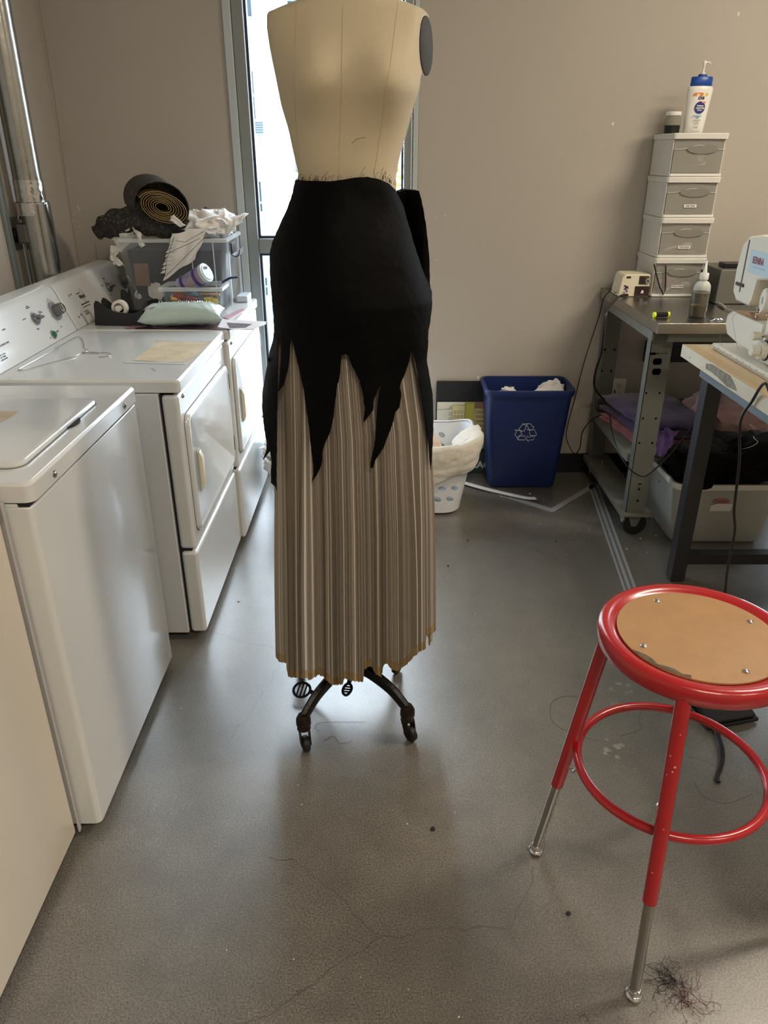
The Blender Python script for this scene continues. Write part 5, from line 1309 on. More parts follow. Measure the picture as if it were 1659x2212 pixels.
# wall outlet behind the bench
c = at(1335, 842, y=BW-.004)
t = thing('wall_outlet', (c.x, BW, c.z-.06), 'white duplex wall outlet low on the back wall seen behind the bench post', 'outlet')
bm = B(); box(bm, (c.x-.036, BW-.006, c.z-.058), (c.x+.036, BW-.0006, c.z+.058)); obj('plate', bm, WHITEP, t, .002)
for dz in (-.021, .021):
    bm = B(); cyl(bm, (c.x, BW-.0062, c.z+dz), (c.x, BW-.0085, c.z+dz), .016, seg=20); s_ = obj('socket', bm, CREAMP, t)
    bm = B()
    for dx_ in (-.006, .006): box(bm, (c.x+dx_-.0012, BW-.0092, c.z+dz-.004), (c.x+dx_+.0012, BW-.0086, c.z+dz+.006))
    obj('slot', bm, GAP, s_)

# drawer tower: four stacked units
TX0, TX1, TY0, TY1 = 1.172, 1.392, 3.395, 3.655
zs = [BZ+.001, 1.106, 1.268, 1.426, 1.588]
DRW = mat('drawer_white', 'DDDCD6', .4, 0, .15, 200)
def drawer_unit(i, label, txt):
    z0, z1 = zs[i], zs[i+1]-.001; dx_ = [0, .0015, -.001, .001][i]; x0, x1 = TX0+dx_, TX1+dx_
    t = thing('drawer_unit', ((x0+x1)/2, (TY0+TY1)/2, z0), label, 'drawer unit')
    bm = B()
    box(bm, (x0+.004, TY0+.012, z0+.004), (x0+.008, TY1-.002, z1-.022)); box(bm, (x1-.008, TY0+.012, z0+.004), (x1-.004, TY1-.002, z1-.022)); box(bm, (x0+.0085, TY1-.008, z0+.004), (x1-.0085, TY1-.004, z1-.022))
    obj('housing', bm, DRW, t, .001)
    bm = B(); loft(bm, [rrect((x0+x1)/2, (TY0+TY1)/2, (x1-x0)/2+a, (TY1-TY0)/2+a, .012, z) for z, a in ((z1-.0215, .001), (z1-.003, .003), (z1, .001))]); obj('top_frame', bm, DRW, t, .001)
    bm = B(); loft(bm, [rrect((x0+x1)/2, (TY0+TY1)/2, (x1-x0)/2-a, (TY1-TY0)/2-a, .010, z) for z, a in ((z0, .003), (z0+.003, .001), (z0+.012, .002))]); obj('base_frame', bm, DRW, t, .001)
    # frosted drawer front with a wavy recessed pull
    a0, a1, b0, b1 = x0+.009, x1-.009, z0+.014, z1-.024; W_ = a1-a0
    def zw(s): return b1-.030+.016*math.exp(-((s-.5)/.22)**2)-.006
    bm = B()
    def fr(s, q): return Vector((a0+W_*s, TY0+.006-.004*math.sin(PI*s), b0+(zw(s)-b0)*q))
    sheet(bm, fr, 24, 4, .002); d_ = obj('drawer_front', bm, FROST, t)
    bm = B()
    def fr2(s, q): return Vector((a0+W_*s, TY0+.010-.004*math.sin(PI*s), zw(s)+.001+(b1-zw(s)-.001)*q))
    sheet(bm, fr2, 24, 2, .002); obj('drawer_top_lip', bm, FROST, d_)
    bm = B(); tube(bm, [(a0+W_*s/24, TY0+.004-.004*math.sin(PI*s/24), zw(s/24)) for s in range(25)], .0013, 5); obj('wavy_edge', bm, mat('frost_edge', 'CFCDC4', .3), d_)
    bm = B(); cx_ = (a0+a1)/2
    prism(bm, [(W_*.31*math.cos(PI*k/16), (.011*math.sin(PI*k/16))) for k in range(17)]+[(W_*.31*math.cos(PI+PI*k/16), .019*math.sin(PI+PI*k/16)) for k in range(1, 16)], basis((cx_+.012, TY0-.0005, b1-.033), (1, 0, 0), (0, 0, 1)), .0012)
    obj('finger_pull', bm, mat('pull_shade', '7F7D76', .45), d_)
    bm = B(); box(bm, (a0+.003, TY0+.03, b0+.001), (a1-.003, TY1-.012, b0+.003)); obj('drawer_floor', bm, mat('drawer_inside', '8C8980', .6), d_)
    if txt:
        lz = b0+.026+(.006 if i == 2 else .004)
        bm = B(); box(bm, (cx_-.025, TY0-.0012, lz-.006), (cx_+.027, TY0-.0002, lz+.006)); lb = obj('label_strip', bm, PAPERW, d_)
        text(txt, .0088, basis((cx_+.001, TY0-.0014, lz), (1, 0, 0), (0, 0, 1)), INK, d_, bold=.0002, sx=.9)
    return (x0+x1)/2, b0
tops = ['bottom white drawer unit of the tower, frosted front labelled TIES & TWINE', 'white drawer unit labelled STIR STICKS, second from the bottom of the tower', 'white drawer unit labelled OAK TAGS, third from the bottom of the tower', 'unlabelled white drawer unit on top of the tower, under the lotion bottle']
for i, (l, s) in enumerate(zip(tops, ['TIES & TWINE', 'STIR STICKS', 'OAK TAGS', None])): drawer_unit(i, l, s)
# what shows through the fronts
WOODP = mat('pale_stick_wood', 'CDB890', .7)
for k in range(8):
    z = zs[1]+.022+.003*(k // 4); a = Vector((TX0+.02+R.uniform(0, .06), TY0+.02+.01*k, z)); b_ = a+Vector((R.uniform(.08, .11), R.uniform(-.01, .02), .0006))
    if b_.y > TY1-.03: b_.y = TY1-.03
    bm = B(); loft(bm, [[p+Vector((0, y, zz)) for y, zz in ((-.004, 0), (.004, 0), (.004, .0018), (-.004, .0018))] for p in (a, b_)])
    o = obj('stir_stick', bm, WOODP); tag(o, 'flat wooden stir stick lying in the drawer labelled STIR STICKS', 'stick', 'stir sticks in the drawer')
def spoon(A, E2, label, m=WHITEP):
    bm = B(); d = (E2-A); tube(bm, catmull([A, A.lerp(E2, .5)+Vector((0, 0, .003)), E2], 6), .0035, 8, flat=(.5, 1.3)); 
    r = bmesh.ops.create_uvsphere(bm, u_segments=20, v_segments=10, radius=1.0)
    for v in r['verts']:
        q = v.co; v.co = E2+d.normalized()*.018+Vector((q.x*.024, q.y*.008, q.z*.013))
    o = obj('plastic_spoon', bm, m); tag(o, label, 'spoon')
spoon(Vector((TX0+.04, TY0+.025, zs[1]+.030)), Vector((TX0+.115, TY0+.025, zs[1]+.045)), 'pale plastic spoon on the stir sticks, seen through the frosted front')
spoon(Vector((TX0+.06, TY0+.022, zs[0]+.025)), Vector((TX0+.135, TY0+.022, zs[0]+.045)), 'clear spoon in the bottom drawer labelled TIES & TWINE')
bm = B(); crumple(bm, (TX0+.075, TY0+.09, zs[0]+.052), (.05, .055, .036), 51, .3, 3, 4); o = obj('twine_bundle', bm, mat('pink_twine', 'B0708A', .8, 0, .6, 90, .2, 40)); tag(o, 'pink tangle of ties inside the bottom drawer', 'twine')
bm = B(); loft(bm, [[Vector((TX0+.085, TY0+.03, zs[3]+.040))+Vector(p) for p in ((0, 0, 0), (.07, 0, .004), (.072, .0, .014), (.055, 0, .006))], [Vector((TX0+.085, TY0+.045, zs[3]+.040))+Vector(p) for p in ((0, 0, 0), (.07, 0, .004), (.072, .0, .014), (.055, 0, .006))]]); o = obj('paper_scrap', bm, PAPERW); tag(o, 'cream paper scrap seen inside the top drawer', 'paper')
bm = B(); px_sheet(bm, [(1503, 330), (1525, 330), (1516, 350), (1508, 350)], [TY0+.05]*4, 4, 4, .003, .001, 3); o = obj('paper_scrap', bm, mat('beige_scrap', 'B9B090', .7)); tag(o, 'crumpled beige scrap above the cream one inside the top drawer', 'paper')
bm = B()   # black strap hooked over the bottom unit
tube(bm, [at(u, v, y=TY0-.006) for u, v in ((1413, 571), (1419, 598), (1425, 620), (1433, 637), (1437, 625), (1438, 598), (1438, 573))], .0035, 6, flat=(.3, 1), up=(0, 1, 0))
o = obj('black_strap', bm, BLACKP); tag(o, 'thin black strap hanging in a loop down the bottom drawer unit', 'strap')

# lotion bottle and jar on top of the tower
TZ = zs[4]
bx, by = 1.290, 3.520
t = thing('lotion_bottle', (bx, by, TZ), 'white lotion pump bottle with blue cap on top of the drawer tower', 'bottle')
def ov_ring(hw, hd, z, lean=0): return [Vector((bx+lean+math.cos(2*PI*i/40)*hw, by+math.sin(2*PI*i/40)*hd, z)) for i in range(40)]
bm = B(); loft(bm, [ov_ring(h_, d_, TZ+z, ln_) for h_, d_, z, ln_ in ((.036, .022, .0005, -.001), (.041, .026, .004, -.001), (.0435, .027, .05, 0), (.0475, .028, .11, .002), (.0515, .028, .155, .003), (.051, .027, .166, .003), (.044, .024, .172, .003))])
obj('body', bm, WHITEP, t, angle=60)
bm = B(); loft(bm, [ov_ring(h_, d_, TZ+z, .004) for h_, d_, z in ((.042, .022, .1725), (.044, .024, .176), (.043, .023, .204), (.041, .021, .206))]); loft(bm, [ov_ring(h_, h_, TZ+z, .004) for h_, z in ((.018, .2062), (.017, .214))]); obj('cap', bm, mat('royal_blue', '164A9C', .35), t, angle=50)
bm = B(); loft(bm, [ov_ring(h_, h_, TZ+z, .004) for h_, z in ((.010, .2145), (.010, .220), (.0045, .221), (.0045, .245), (.007, .252), (.007, .260), (.005, .262))]); tube(bm, [(bx+.004, by, TZ+.257), (bx+.022, by-.002, TZ+.256), (bx+.028, by-.002, TZ+.251)], .0032, 8); obj('pump', bm, WHITEP, t, angle=50)
def bl(s, x, z, size, m, **k): return text(s, size, basis((bx+x, by-.0296, TZ+z), (1, 0, 0), (0, 0, 1)), m, t, **k)
def curved(pts, m, nm, lab=None, off=.0006):
    bm = B(); vs = []
    for ring in pts: vs.append(ring)
    def pj(x, z):
        f_ = max(0, 1-(x/.05)**2); return Vector((bx+x, by-.0265*math.sqrt(f_)-.0018-off, TZ+z))
    a = [bm.verts.new(pj(x, z)) for x, z in pts]; c_ = bm.verts.new(pj(sum(p[0] for p in pts)/len(pts), sum(p[1] for p in pts)/len(pts)))
    for i in range(len(a)): bm.faces.new((a[i], a[(i+1) % len(a)], c_))
    return obj(nm, bm, m, t)
curved([(-.030, .136), (-.026, .147), (.0, .1475), (.026, .147), (.030, .143), (.028, .136), (0, .1355)], mat('orange_label', 'D9802A', .4), 'orange_banner')
curved([(.016, .136), (.021, .147), (.026, .147), (.030, .143), (.028, .136)], mat('yellow_label', 'D9C23A', .4), 'yellow_corner', off=.001)
curved([(math.cos(2*PI*i/30)*.0215+.003, .094+math.sin(2*PI*i/30)*.0225) for i in range(30)], mat('navy_label', '14287A', .4), 'navy_disc')
curved([(.006, .113), (.020, .116), (.026, .113), (.020, .109), (.008, .110)], mat('coral_label', 'D8735A', .4), 'coral_spot', off=.001)
bl('CVS', .003, .128, .0135, INK, bold=.0008); bl('intense', .003, .101, .0095, PAPERW, bold=.0003); bl('repairing', .003, .093, .0095, PAPERW, bold=.0003); bl('lotion', .003, .085, .008, PAPERW, bold=.0002)
bl('FRAGRANCE', -.003, .064, .0062, mat('sky_print', '4A9CC8', .5), bold=.0002); bl('FREE', -.001, .058, .0062, MATS['sky_print'], bold=.0002)
bl('Relieves extra dry skin', -.002, .050, .0036, INK); bl('Non-greasy lotion', -.002, .046, .0036, INK); bl('24 HOUR\nMOISTURE', -.002, .037, .0044, mat('grey_print', '8E8C86', .5)); bl('dermatologist\nrecommended', -.003, .023, .0036, INK); bl('24.5 FL OZ (725 mL)', -.002, .008, .0042, INK)
jx, jy = 1.205, 3.535
t = thing('jar', (jx, jy, TZ), 'short clear jar with white lid and black content left of the lotion bottle', 'jar')
bm = B(); lathe(bm, [(.026, .0005), (.031, .003), (.032, .030)], (jx, jy, TZ), 32); obj('black_content', bm, mat('black_ink_fill', '0B0E0F', .3), t)
bm = B(); lathe(bm, [(.0325, .0305), (.0335, .033), (.0325, .052), (.028, .061), (.028, .066)], (jx, jy, TZ), 32); obj('glass', bm, mat('jar_glass', '9A9988', .1, alpha=.45), t)
bm = B(); lathe(bm, [(.0305, .0665), (.031, .068), (.031, .079), (.029, .081)], (jx, jy, TZ), 32); obj('lid', bm, WHITEP, t)

# pencil sharpener
sx0, sx1, sy0_ = 1.030, 1.166, 3.40
t = thing('pencil_sharpener', (1.10, 3.44, BZ), 'cream electric pencil sharpener with a brown front at the bench corner', 'sharpener'); SHARP = t
xm_ = sx0+.066
def poly_box(bm, pts, y0_, y1_): prism(bm, [(x, z) for x, z in pts], basis((0, y1_, BZ+.001), (1, 0, 0), (0, 0, 1)), y1_-y0_)
bm = B(); poly_box(bm, [(sx0, 0), (sx0+.012, .083), (sx0+.022, .094), (sx1-.004, .094), (sx1-.002, .0)], 3.400, 3.520); obj('case', bm, CREAMP, t, .004)
bm = B(); box(bm, (xm_+.018, 3.3968, BZ+.054), (sx1-.010, 3.3998, BZ+.089)); f_ = obj('brown_face', bm, mat('brown_face', '2C1D17', .4), t, .001)
bm = B(); box(bm, (xm_+.004, 3.3968, BZ+.004), (sx1-.004, 3.3998, BZ+.046)); obj('shavings_drawer', bm, mat('brown_drawer', '33211B', .25), t, .001)
cxs, czs = xm_+.055, BZ+.068
bm = B(); cyl(bm, (cxs, 3.3965, czs), (cxs, 3.393, czs), .013, .011, 28); obj('pencil_port', bm, CHROME, t); bm = B(); cyl(bm, (cxs, 3.3929, czs), (cxs, 3.3922, czs), .004, seg=14); obj('port_hole', bm, GAP, t)
text('Panasonic', .008, basis((cxs, 3.3964, BZ+.084), (1, 0, 0), (0, 0, 1)), mat('gold_print', '8C7A5A', .5), t)
bm = B(); box(bm, (sx0+.028, 3.3975, BZ+.080), (sx0+.046, 3.3998, BZ+.087)); obj('slot', bm, GAP, t)
bm = B()
for k in range(12):
    x, z = sx0+.030+R.uniform(-.010, .010), BZ+.030+R.uniform(-.012, .018); box(bm, (x-.004, 3.3985, z-.003), (x+.004, 3.3997, z+.003))
obj('worn_sticker', bm, mat('sticker_mauve', '8A6A8C', .5, 0, 0, 0, .7, 120), t)
bm = B(); prism(bm, [(0, 0), (.013, .001), (.012, .012), (.005, .014)], basis((sx1-.040, 3.3965, BZ+.016), (1, 0, 0), (0, 0, 1)), .0006); obj('torn_label', bm, PAPERW, t)
bm = B(); cyl(bm, (sx0-.001, 3.43, BZ+.018), (sx0-.008, 3.43, BZ+.018), .006, seg=12); obj('side_knob', bm, STEELB, t)

# squeeze bottle, cup, spool
bx2, by2 = 1.245, 3.035
t = thing('squeeze_bottle', (bx2, by2, BZ), 'translucent white squeeze bottle with pointed nozzle behind the smoky cup', 'bottle')
bm = B(); lathe(bm, [(.024, .0008), (.030, .004), (.0315, .01), (.0315, .095), (.030, .106), (.022, .118), (.013, .123), (.012, .127)], (bx2, by2, BZ), 36); obj('body', bm, mat('milky_plastic', 'C9CCC6', .35, alpha=.75), t, angle=60)
bm = B(); lathe(bm, [(.0165, .1275), (.0172, .129), (.0165, .150), (.015, .152)], (bx2, by2, BZ), 28); lathe(bm, [(.0085, .1525), (.0075, .157), (.0028, .196), (.002, .197)], (bx2, by2, BZ), 20); obj('nozzle_cap', bm, mat('milky_cap', 'E2E3DE', .3, alpha=.92), t)
bm = B(); n = 18
for j in range(n):
    a0, a1 = rad(200+j*110/n), rad(200+(j+1)*110/n)
    bm.faces.new([bm.verts.new((bx2+math.cos(a)*.0320, by2+math.sin(a)*.0320, BZ+z)) for a, z in ((a0, .052), (a1, .052), (a1, .082), (a0, .082))])
lb = obj('label_tape', bm, mat('cream_tape', 'DCCF9C', .6), t)
text('Syn th', .019, basis((bx2-.012, by2-.0328, BZ+.072), (1, 0, 0), (0, 0, 1)), INK, t, bold=.0007, shear=.2)
cx3, cy3 = 1.210, 2.955
t = thing('cup', (cx3, cy3, BZ), 'smoky see-through plastic cup with a murky beige drink at the bench edge', 'cup')
bm = B(); lathe(bm, [(.0285, .0008), (.031, .003), (.0335, .092), (.0318, .092), (.0295, .006)], (cx3, cy3, BZ), 36); obj('wall', bm, mat('smoky_plastic', '55524A', .12, alpha=.42), t, angle=50)
bm = B(); lathe(bm, [(.0285, .0065), (.0300, .044)], (cx3, cy3, BZ), 36); obj('liquid', bm, mat('murky_drink', '9A8C66', .25, 0, 0, 0, .1, 20), t)
bm = B(); tube(bm, [(cx3+math.cos(2*PI*i/36)*.0328, cy3+math.sin(2*PI*i/36)*.0328, BZ+.0925) for i in range(36)], .0012, 6, closed=True); obj('rim', bm, mat('cup_rim', '6B675E', .2), t)
a = at(1412, 680, z=BZ+.011); b_ = at(1454, 679, z=BZ+.011)
t = thing('thread_spool', (a+b_)/2-Vector((0, 0, .011)), 'spool of black thread with neon yellow ends lying on the steel bench', 'spool')
b_ = a+(b_-a).normalized()*.062
bm = B(); cyl(bm, a.lerp(b_, .12), a.lerp(b_, .88), .0095, seg=24); obj('thread', bm, mat('black_thread', '0C0C0C', .8, 0, .6, 400), t, .001)
NEON = mat('neon_yellow', 'E3F01A', .4)
for q, r_ in ((a, .12), (b_, .12)):
    o2 = a if q is b_ else b_; bm = B(); cyl(bm, q, q.lerp(o2, .115), .0105, .0095, 24); obj('spool_end', bm, NEON, t, label='neon yellow spool end')
bm = B(); tube(bm, catmull([at(u, v, z=BZ+.003) for u, v in ((1533, 685), (1540, 688), (1552, 690), (1560, 687))], 5), .0018, 5); tube(bm, [at(u, v, z=BZ+.003) for u, v in ((1535, 693), (1550, 688), (1562, 691))], .0012, 5)
o = obj('tweezers', bm, CHROME); tag(o, 'small metal tweezers lying on the steel bench right of the cup', 'tweezers')
# grey steel box and black part behind the sewing machine
t = thing('metal_box', (1.62, 3.30, BZ), 'grey metal machine housing standing on the steel bench behind the sewing machine', 'machine')
bm = B(); loft(bm, [[Vector(p) for p in ((1.385, 3.22, BZ+.001), (1.90, 3.22, BZ+.001), (1.90, 3.50, BZ+.001), (1.385, 3.50, BZ+.001))], [Vector(p) for p in ((1.40, 3.25, BZ+.135), (1.88, 3.25, BZ+.135), (1.88, 3.48, BZ+.135), (1.40, 3.48, BZ+.135))]]); obj('housing', bm, mat('housing_grey', '5F5E56', .4, .4), t, .004)
bm = B(); box(bm, (1.43, 3.30, BZ+.136), (1.52, 3.36, BZ+.155)); obj('top_block', bm, BLACKP, t, .003)
t = thing('upright_bracket', (1.36, 3.33, BZ), 'slim black upright frame beside the grey metal housing', 'bracket')
bm = B(); box(bm, (1.345, 3.30, BZ+.001), (1.375, 3.325, BZ+.11)); box(bm, (1.335, 3.29, BZ+.001), (1.344, 3.30, BZ+.13)); obj('frame', bm, BLACKP, t, .001)
bm = B(); tube(bm, catmull([at(u, v, z=BZ+.006) for u, v in ((1536, 645), (1556, 660), (1570, 668), (1590, 674))], 6), .003, 6); cyl(bm, at(1553, 656, z=BZ+.008), at(1566, 664, z=BZ+.008), .007, seg=10)
o = obj('cable_end', bm, mat('taped_cable', '8E8A80', .5)); tag(o, 'short taped cable end lying on the bench before the grey housing', 'cable')

# cords around the bench
CORD = mat('cord_black', '0E0E0F', .45)
def cr6(p): return (1200+p[0]/3.159, 600+p[1]/3.159)
def cord(pts, r, label, nm='electric_cable', par=None):
    bm = B(); tube(bm, catmull([at(*cr6(p[:2]), y=p[2]) for p in pts], 8), r, 8); o = obj(nm, bm, CORD, par)
    if par is None: tag(o, label, 'cable')
    return o
cord([(900, 142, 3.40), (700, 140, 3.42), (560, 128, 3.42), (460, 118, 3.38), (395, 165, 3.25), (345, 250, 3.15), (325, 400, 3.15), (310, 520, 3.2), (272, 640, 3.3), (265, 740, 3.4), (310, 812, 3.45), (400, 880, 3.45), (510, 925, 3.40), (620, 935, 3.3)], .0048, 'thick black cord looping over the left edge of the steel bench')
cord([(384, 80, 3.42), (330, 140, 3.50), (290, 285, 3.60), (200, 560, 3.60), (130, 830, 3.60), (85, 1000, 3.60), (75, 1100, 3.58), (125, 1197, 3.55), (165, 1165, 3.52), (185, 1050, 3.50), (260, 960, 3.50), (370, 925, 3.45), (520, 930, 3.4)], .0026, None, 'cord', SHARP)
cord([(403, 765, 3.655), (405, 830, 3.62), (375, 890, 3.50), (372, 960, 3.30), (395, 1090, 3.05), (440, 1210, 2.93), (510, 1310, 2.90), (590, 1355, 2.90), (650, 1330, 2.88), (780, 1210, 2.84), (880, 1085, 2.78), (940, 1000, 2.74)], .0030, 'black cord sagging from the wall outlet across the front post of the steel bench')
t = None

# ------------------------------------------------------------------ textiles and tub under the bench
PURP = mat('purple_towel', '3B205C', .95, 0, 1.0, 240, .12, 30, sheen=.4)
def folded(name, c, sz, seed, m, label, layers=3, rot=0.0):
    bm = B()
    for k in range(layers):
        z0 = c[2]+sz[2]*2*k/layers; h_ = sz[2]*2/layers*.92
        r = bmesh.ops.create_grid(bm, x_segments=36, y_segments=28, size=1.0)
        top = r['verts']
        rings = []
        for v in top:
            a, b2 = v.co.x, v.co.y; e = (max(0, 1-abs(a)**5)*max(0, 1-abs(b2)**5))**.5
            x = a*sz[0]*(1-.04*k)+.012*noise.noise(Vector((b2*3, k, seed))); y = b2*sz[1]*(1-.03*k)+.010*noise.noise(Vector((a*3, k, seed+4)))
            z = z0+h_*(.35+.65*e)+.007*noise.noise(Vector((a*2.5, b2*2.5, seed+k)))*(1 if k else .3)
            cr_, sr_ = math.cos(rot), math.sin(rot)
            v.co = Vector((c[0]+x*cr_-y*sr_, c[1]+x*sr_+y*cr_, max(c[2]+.001, z)))
        fs = list({f_ for v in top for f_ in v.link_faces})
        bmesh.ops.recalc_face_normals(bm, faces=fs); bmesh.ops.solidify(bm, geom=fs, thickness=-h_*.8 if False else h_*.6)
    o = obj(name, bm, m, angle=80); tag(o, label, 'towel'); return o
folded('towel', (1.225, 3.30, .3625), (.155, .22, .016), 9, mat('rose_towel', 'A0525C', .95, 0, 1.0, 240, .12, 30, sheen=.4), 'rose-red towel folded beneath the purple towel', 2, .15)
folded('towel', (1.24, 3.31, .400), (.165, .235, .032), 3, PURP, 'purple towel folded on the lower shelf of the steel bench', 2, .15)
bm = B(); px_sheet(bm, [(1420, 925), (1462, 930), (1444, 990), (1408, 982)], [3.02, 3.02, 2.965, 2.965], 16, 18, .012, .006, 5); o = obj('towel', bm, PURP, angle=80); tag(o, 'loose corner of purple towel hanging over the shelf front behind the post', 'towel')
# tub
tx0, tx1, ty0, ty1, tz1 = 1.195, 1.655, 2.825, 3.28, .285
TUBM = mat('milky_tub', 'CFCFC6', .35, 0, 0, 0, .05, 5, alpha=.6)
t = thing('storage_tub', ((tx0+tx1)/2, (ty0+ty1)/2, 0), 'milky storage tub with a white rim, overfilled with black cloth, under the bench', 'bin')
cxm, cym = (tx0+tx1)/2, (ty0+ty1)/2; hx1, hy1 = (tx1-tx0)/2, (ty1-ty0)/2
bm = B(); loft(bm, [rrect(cxm, cym, hx1-a, hy1-a, .04, z, 6) for a, z in ((.045, .002), (.035, .012), (.012, tz1-.02), (.012, tz1-.01))]+[rrect(cxm, cym, hx1-a, hy1-a, .04, z, 6) for a, z in ((.015, tz1-.01), (.015, tz1-.02), (.038, .016))], True, True); obj('body', bm, TUBM, t, angle=50)
bm = B(); loft(bm, [rrect(cxm, cym, hx1-a, hy1-a, .045, z, 6) for a, z in ((.0115, tz1-.022), (0, tz1-.022), (-.003, tz1-.004), (0, tz1+.002), (.010, tz1+.003), (.016, tz1-.002))], False, False); obj('rim', bm, mat('white_rim', 'DFDDD4', .4), t, angle=50)
cz = at(1555, 1090, y=ty0+.02)
M_ = basis((cz.x, ty0+.0150, cz.z), (1, 0, 0), (0, .07, 1))
bm = B(); prism(bm, [(-.038, -.030), (.050, -.030), (.052, .004), (-.010, .006), (-.038, -.004)], basis((cz.x, ty0+.0175, cz.z), (1, 0, 0), (0, -.085, 1)), .0006); obj('sticker_rest', bm, PAPERW, t)
bm = B(); n = 24; Mt = basis((cz.x, ty0+.0150, cz.z+.018), (1, 0, 0), (0, -.085, 1))
tube(bm, [Mt @ Vector((math.cos(2*PI*i/n)*.034, math.sin(2*PI*i/n)*.0115, 0)) for i in range(n)], .0012, 5, closed=True); REDP = mat('red_print', 'A8332C', .5); obj('logo_oval', bm, REDP, t)
text('Sterilite', .0165, Mt, REDP, t, name='logo_lettering', bold=.0003, shear=.2)
BLK = mat('black_fleece', '0C0C0B', .95, 0, .6, 110, .12, 14, spec=.15)
bm = B(); crumple(bm, (1.42, 3.04, .225), (.20, .185, .085), 61, .12, 1.8, 5); crumple(bm, (1.33, 2.90, .365), (.155, .085, .085), 66, .26, 1.7, 5, False); crumple(bm, (1.52, 2.885, .385), (.165, .10, .105), 63, .24, 1.6, 5, False)
px_sheet(bm, [(1440, 975), (1520, 960), (1540, 1050), (1505, 1060)], [2.86, 2.83, 2.815, 2.815], 24, 20, .02, .004, 9)
bvb = BVHTree.FromBMesh(bm); o = obj('black_cloth', bm, BLK, angle=80); tag(o, 'heap of black fleece cloth bulging over the white-rimmed tub', 'fabric')
bm = B(); tube(bm, catmull([onto(u, v, .0015, bvb) for u, v in ((1620, 917), (1632, 930), (1628, 945), (1637, 955), (1622, 965), (1603, 970))], 5), .0007, 4); o = obj('white_thread', bm, PAPERW); tag(o, 'long white thread lying on the heap of black cloth', 'thread')
bm = B(); crumple(bm, (1.43, 3.02, .14), (.16, .15, .125), 71, .2, 2, 4); o = obj('beige_cloth', bm, mat('beige_cloth', 'A3937D', .9, 0, .4, 80, .15, 8), angle=80); tag(o, 'beige cloth seen dimly through the milky wall of the tub', 'fabric')
PINKF = mat('pale_pink_fur', 'C9A6A6', .95, 0, 1, 200, .08, 30, sheen=.5)
bm = B(); crumple(bm, (1.60, 3.28, .46), (.22, .18, .095), 81, .22, 2, 5); crumple(bm, (1.425, 3.22, .47), (.045, .06, .09), 86, .3, 2, 4, False)
o = obj('pink_fur_cloth', bm, PINKF, angle=80); tag(o, 'pale pink fluffy cloth piled on the lower shelf right of the purple towel', 'fabric')
bm = B(); crumple(bm, (1.46, 3.16, .70), (.06, .06, .075), 91, .3, 2, 4, False); o = obj('pink_sleeve', bm, mat('grey_pink_knit', 'B0A0A2', .95, 0, 1, 200, .1, 30), angle=80)
tag(o, 'grey-pink knit bundle hanging under the steel bench top behind the wooden bench corner', 'fabric')
bm = B(); crumple(bm, (1.86, 2.95, .22), (.13, .12, .21), 95, .15, 2, 4); o = obj('clear_bag', bm, mat('bag_film', 'B5AC9A', .25, alpha=.6), angle=80); tag(o, 'crumpled see-through bag standing right of the milky tub at the picture edge', 'bag')

# ------------------------------------------------------------------ wooden bench
WX_0, WX_1, WY0, WY1, WZt = 1.062, 1.92, 1.30, 2.672, .900
MAPLE = mat('maple_top', 'D8B684', .42, 0, .08, 50, .10, 5, stretch=(9, .8, 9), coat=.15)
MAPLE2 = mat('maple_top_b', 'E0C497', .42, 0, .08, 50, .08, 5, stretch=(9, .8, 9), coat=.15)
MAPLE3 = mat('maple_top_c', 'C99E6A', .42, 0, .08, 50, .08, 5, stretch=(9, .8, 9), coat=.15)
EDGEM = mat('worn_painted_edge', 'D6CDB6', .55, 0, .2, 60, .06, 8)
t = thing('wooden_bench', ((WX_0+WX_1)/2, (WY0+WY1)/2, 0), 'butcher-block topped bench on dark steel legs carrying the sewing machine', 'workbench')
nst = 20; wst = (WX_1-WX_0-.004)/nst
for k in range(nst):   # glued staves
    x0 = WX_0+.004+k*wst; bm = B(); box(bm, (x0+.0002, WY0, WZt-.044), (x0+wst-.0002, WY1, WZt-R.uniform(0, .0004))); obj('stave', bm, [MAPLE, MAPLE2, MAPLE3, MAPLE2][(k*7+k//3) % 4], t, .0006)
bm = B(); box(bm, (WX_0, WY0, WZt-.044), (WX_0+.0036, WY1+.003, WZt-.0003)); obj('painted_edge', bm, EDGEM, t, .0015)
bm = B()   # chipped grey patch
pts = [(1525, 785), (1540, 781), (1560, 797), (1578, 810), (1588, 832), (1592, 845), (1570, 835), (1550, 815), (1535, 803), (1524, 797)]
dn = [at(u, v, x=WX_0-.0004) for u, v in pts]
zc = [WZt-.040, WZt-.003]
def pick(p): return (p.y, max(zc[0], min(zc[1], p.z)))
prism(bm, [pick(p) for p in dn], basis((WX_0-.0006, 0, 0), (0, 1, 0), (0, 0, 1)), .0004)
obj('bare_patch', bm, mat('bare_patch', '8E8878', .8, 0, .6, 90, .3, 60), t)
bm = B(); c = at(1490, 772, x=WX_0-.0006); cyl(bm, c, c+Vector((.0005, 0, 0)), .0022, seg=10); obj('nail_hole', bm, GAP, t)
bm = B(); box(bm, (WX_0+.045, WY0+.05, WZt-.095), (WX_0+.052, WY1-.08, WZt-.0445)); obj('apron', bm, mat('blue_grey_apron', '68737A', .45, .3), t, .001)
for x in (1.118, WX_1-.11):
    for y in (WY1-.135, WY0+.06):
        bm = B(); box(bm, (x, y, .004), (x+.055, y+.055, WZt-.0445)); obj('leg', bm, DARKSTEEL, t, .002)
bm = B(); box(bm, (1.1735, WY1-.13, .075), (WX_1-.1105, WY1-.085, .120)); obj('stretcher', bm, DARKSTEEL, t, .002)
